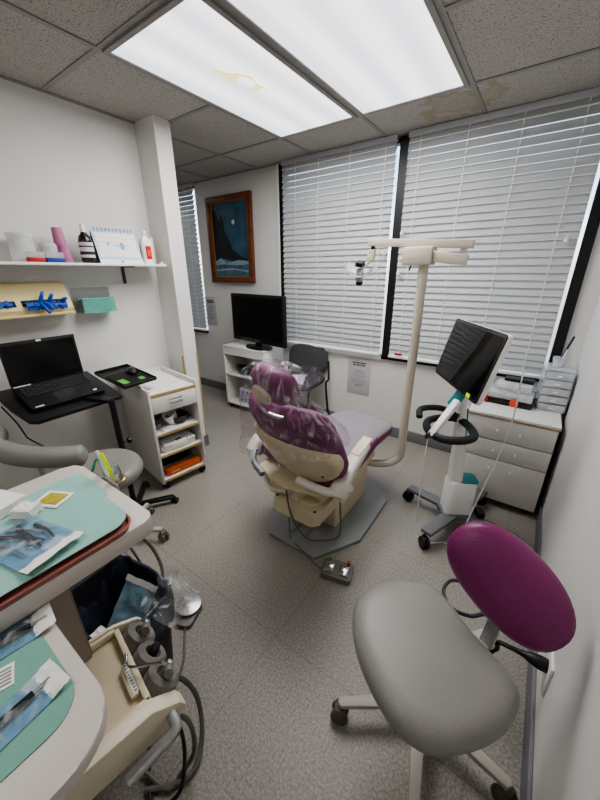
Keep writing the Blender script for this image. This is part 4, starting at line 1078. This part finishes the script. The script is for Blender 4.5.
# denture cup style stack of clear containers
def clearcup(x, y, r, h, label):
    t = thing('clear_container', label, 'container', (x, y, Z), group='clear containers on the wall shelf')
    prof = []
    for k in range(6): prof += [(r*(1+.015*(k % 2)), h*k/6), (r*1.0, h*(k+.9)/6)]
    MB().lathe([(.001, 0)]+prof+[(r*.97, h), (r*.95, h-.004)], n=28).build('body', clear('container_plastic', 'f4f4f4', .5, .2), t)
    MB().lathe([(r*1.06, h-.012), (r*1.06, h+.004), (r*.9, h+.008), (.001, h+.008)], n=28).build('lid', clear('container_plastic', 'f4f4f4', .5, .2), t)
clearcup(-.50, -1.515, .055, .13, 'large ribbed clear container at the left end of the shelf')
clearcup(-.50, -1.40, .038, .09, 'smaller clear container standing just left of the pink cups')
def wax(x, y, w_, m_, label):
    t = thing('small_box', label, 'box', (x, y, Z), (0, 0, 90))
    MB().box(-w_, w_, -.018, .018, 0, .022, bev=.002).build('coloured_base', m_, t)
    MB().box(-w_, w_, -.018, .018, .0225, .05, bev=.002).build('clear_lid', clear('box_lid', 'f4f4f4', .3, .15), t)
wax(-.425, -1.495, .036, REDL, 'small clear box with red base in front of the large container')
wax(-.425, -1.41, .042, BLUEL, 'small clear box with blue base left of the pink cups')
# pink cups stack
t = thing('paper_cup', 'lower pink cup of the leaning stack on the shelf', 'cup', (-.48, -1.335, Z), (0, 0, 0), 'pink cups')
def cupmesh():
    mb = MB(); mb.lathe([(.0335, 0), (.0335, .003), (.026, .09), (.0245, .0905), (.024, .085), (.030, .006)], n=24)
    for k in range(3): mb.lathe([(.0335+.001, .006+k*.008), (.0345, .009+k*.008)], n=24)
    return mb
mb = cupmesh(); mb.build('cup_body', PINK, t)
t2 = thing('paper_cup', 'upper pink cup stacked on the other pink cup', 'cup', (-.486, -1.342, Z+.09), (2, -2, 0), 'pink cups')
mb = MB(); mb.lathe([(.030, 0), (.030, .003), (.024, .085), (.0225, .0855), (.022, .08), (.027, .006)], n=24); mb.build('cup_body', PINK, t2)
# dark bottle
t = thing('dark_bottle', 'black bottle with white label and white cap on the shelf', 'bottle', (-.48, -1.215, Z))
MB().lathe([(.034, 0), (.036, .004), (.036, .115), (.030, .14), (.015, .158), (.014, .165)], n=24).build('bottle_body', mat('brown_glass', '1d1a1c', .2), t)
MB().lathe([(.0365, .03), (.0365, .11)], n=24).build('label_band', PAPERG, t)
mb = MB(); mb.lathe([(.037, .045), (.037, .062)], n=24); mb.lathe([(.037, .085), (.037, .092)], n=24); mb.build('label_print', INK, t)
MB().lathe([(.014, .16), (.0145, .165), (.012, .20), (.009, .208)], n=16).build('bottle_cap', WHITE2, t)
# desk calendar
t = thing('desk_calendar', 'spiral desk calendar with blue border standing on the shelf', 'calendar', (-.49, -1.03, Z), (0, 0, 84))
w_, h_ = .128, .20
Mc = T(0, -.045, 0, rx=-20)
MB().box(-w_, w_, -.003, 0, 0, h_, Mc).build('front_page', LBLUE, t)
MB().box(-w_, w_, 0, .002, 0, h_, T(0, .09, 0, rx=20)).build('back_board', mat('calendar_grey', '6a6a6c', .6), t)
mb = MB(); mb.box(-w_+.012, w_-.012, -.0042, -.0031, .04, h_-.018, Mc); mb.box(-w_, w_, -.0042, -.0031, 0, .024, Mc)
mb.build('page_panel', PAPER, t)
mb = MB()
mb.m(0)
for r0 in range(5):
    for c0 in range(9):
        if random.random() < .75: mb.box(-w_+.02+c0*.024, -w_+.02+c0*.024+random.uniform(.008, .018), -.0048, -.0043, .055+r0*.024, .0565+r0*.024, Mc)
mb.m(1).box(.015, .035, -.005, -.0043, .085, .125, Mc); mb.box(-.06, -.045, -.005, -.0043, .11, .125, Mc); mb.box(-.03, .06, -.005, -.0043, .108, .112, Mc); mb.box(-.01, .01, -.005, -.0043, .005, .018, Mc)
mb.build('page_print', [INKG, SKYB], t)
mb = MB()
for k in range(11):
    x = -w_+.02+k*(2*w_-.04)/10
    mb.tube([(x, .023+.010*math.cos(q*PI/4), h_*.94+.010*math.sin(q*PI/4)) for q in range(8)], .0014, n=5, closed=True)
mb.build('spiral_binding', DSTEEL, t)
# white bottle with red label
t = thing('white_bottle', 'white bottle with red and orange label beside the desk calendar', 'bottle', (-.48, -.845, Z))
MB().loft([[(x*f_, y*f_, z_) for x, y in ell(.038, .025, 24, 2.6)] for f_, z_ in ((.95, 0), (1, .006), (1, .125), (.9, .145), (.45, .165), (.38, .175))]).build('bottle_body', WHITE2, t)
MB().lathe([(.015, .172), (.016, .176), (.015, .196), (.009, .202)], n=16).build('bottle_cap', WHITE2, t)
mb = MB(); M = T(rz=0); mb.box(.022, .0258, -.0, .0, 0, 0)
mb = MB(); mb.box(.0255, .0265, -.019, .019, .03, .11, T(.0, 0, 0)); mb.m(1).box(.0264, .0272, -.008, .010, .05, .085)
lab = mb.build('bottle_label', [REDL, ORANGEL], t); t.rotation_euler = (0, 0, R(0))
t.children[0].rotation_euler = (0, 0, R(90))
# cream box behind
tag(MB().box(-.03, .03, -.012, .012, 0, .165, bev=.003).build('cream_box', IVORY), 'narrow cream box at the right end of the shelf', 'box', loc=(-.52, -.79, Z))
tag(MB().lathe([(.012, 0), (.014, .004), (.012, .012), (.004, .015)], n=16).build('bottle_stopper', IVORY), 'small cream cap at the right front end of the shelf', 'cap', loc=(-.42, -.785, Z))

# ------------------------------------------------------------------ glove dispenser + mask box
t = thing('glove_dispenser', 'beige wall-mounted dispenser holding boxes of blue gloves', 'dispenser', (XA, -1.60, 1.17))
pr = [(0, 0), (.10, .0), (.115, .035), (.05, .155), (.035, .17), (0, .17)]
MP = Matrix(((1, 0, 0, 0), (0, 0, 1, 0), (0, 1, 0, 0), (0, 0, 0, 1)))
GD = mat('dispenser_cream', 'd9c998', .45, var=.03)
MB().prism(pr, -.36, .245, MP, bev=.003).build('dispenser_body', GD, t)
MB().box(.105, .125, -.36, .245, .0, .014, bev=.003).build('dispenser_lip', GD, t)
Ms = T(.097, 0, .062, ry=-29)
mb = MB(); mb.box(.0, .004, -.3, -.01-.005, -.012, .022, Ms); mb.box(.0, .004, .01, .215, -.012, .022, Ms)
mb.build('dispenser_slot', BLACKM, t)
for j, (ya, yb, nm) in enumerate(((-.18, -.03, 'blue gloves tucked inside the left slot of the dispenser'), (.02, .21, 'crumpled blue gloves pulling out of the right dispenser slot'))):
    mb = MB()
    am = .028 if j else .014
    mb.sheet(lambda u, v: (.012+am*.6*math.sin(PI*v)*(1+.8*noise.noise(Vector((u*9, v*5, j)))), ya+(yb-ya)*u, -.02*j+(v-.4)*(.03 if j == 0 else .045)+.018*noise.noise(Vector((u*11, v*3, 2)))), 26, 8, Ms)
    if j:
        for q, (yy, dz_, dx_) in enumerate(((.085, -.075, .02), (.105, -.06, .03), (.09, .045, .03), (.13, .03, .03), (.19, .0, .03))):
            mb.tube([(.02, yy, .0), (.02+dx_, yy+.01, dz_*.6), (.02+dx_*.8, yy+.02, dz_)], [.011, .007], Ms, 8, 4)
    g_ = mb.build('blue_gloves', BLUEG, sharp=180); g_.location = (XA, -1.60, 1.17)
    tag(g_, nm, 'gloves', 'blue gloves in the dispenser')
t = thing('mask_holder', 'clear acrylic wall box holding teal face masks', 'holder', (XA, -1.20, 1.16))
mb = MB(); mb.box(0, .003, -.115, .115, 0, .145); mb.box(0, .11, -.105, .105, 0, .003); mb.box(.107, .11, -.105, .105, 0, .09); mb.box(.0, .11, -.105, -.102, 0, .11); mb.box(0, .11, .102, .105, 0, .11)
mb.build('acrylic_box', clear('acrylic', 'ffffff', .06, .2), t)
for k in range(8):
    o = MB().sheet(lambda u, v, k=k: (.012+(v)*.085, -.095+.19*u, .004+.011*k+.003*noise.noise(Vector((u*6, v*4, k)))+.004*math.sin(v*9)), 14, 10)
    o.sheet(lambda u, v, k=k: (.097, -.095+.19*u, .004+.011*k-.006+.008*v+.002*math.sin(u*8+k)), 10, 2)
    o = o.build('face_mask', MASKT, sharp=180); o.location = (XA, -1.20, 1.16)
    lab = ['lowest', 'second lowest', 'third from the bottom', 'fourth from the bottom', 'fourth from the top', 'third from the top', 'second from the top', 'topmost'][k]
    tag(o, '%s teal face mask in the clear acrylic wall box' % lab, 'mask', 'teal face masks in the acrylic wall box')

# ------------------------------------------------------------------ lights, world, camera
def arealight(name, x, y, z, sx, sy, e, col=(1, .98, .95), rot=(0, 0, 0)):
    l = bpy.data.lights.new(name, 'AREA'); l.shape = 'RECTANGLE'; l.size = sx; l.size_y = sy; l.energy = e; l.color = col
    o = bpy.data.objects.new(name, l); COL.objects.link(o); o.location = (x, y, z); o.rotation_euler = rot
    return o
arealight('panel_lamp', .305, -.61, H-.03, .5, 1.1, 17)
arealight('panel_lamp', .915, -.61, H-.03, .5, 1.1, 17)
arealight('room_lamp', .6, -2.75, H-.03, .9, .6, 9)
arealight('passage_lamp', -2.2, -.1, H-.03, .5, .5, 3)
wd = bpy.data.worlds.new('World'); SC.world = wd; wd.use_nodes = True
bg = wd.node_tree.nodes['Background']
sky = wd.node_tree.nodes.new('ShaderNodeTexSky'); sky.sky_type = 'NISHITA'; sky.sun_disc = False; sky.sun_elevation = R(35); sky.sun_rotation = R(120)
mxw = wd.node_tree.nodes.new('ShaderNodeMix'); mxw.data_type = 'RGBA'; mxw.inputs[0].default_value = .7
mxw.inputs[7].default_value = (1, 1, 1, 1)
wd.node_tree.links.new(sky.outputs[0], mxw.inputs[6]); wd.node_tree.links.new(mxw.outputs[2], bg.inputs[0])
bg.inputs[1].default_value = 1.6

cam = bpy.data.cameras.new('Camera'); co = bpy.data.objects.new('Camera', cam); COL.objects.link(co)
cam.sensor_fit = 'VERTICAL'; cam.sensor_height = 24; cam.lens = 330.208226/800*24; cam.clip_start = .02
yaw, pit, rol = .617752146, 1.20009214, -.00272620388
co.matrix_world = Matrix.Translation((1.72988, -2.20813, 2.26-.86839)) @ Matrix.Rotation(yaw, 4, 'Z') @ Matrix.Rotation(pit, 4, 'X') @ Matrix.Rotation(rol, 4, 'Z')
SC.camera = co
SC.view_settings.view_transform = 'AgX'
SC.view_settings.look = 'AgX - Medium High Contrast'
SC.view_settings.exposure = 0
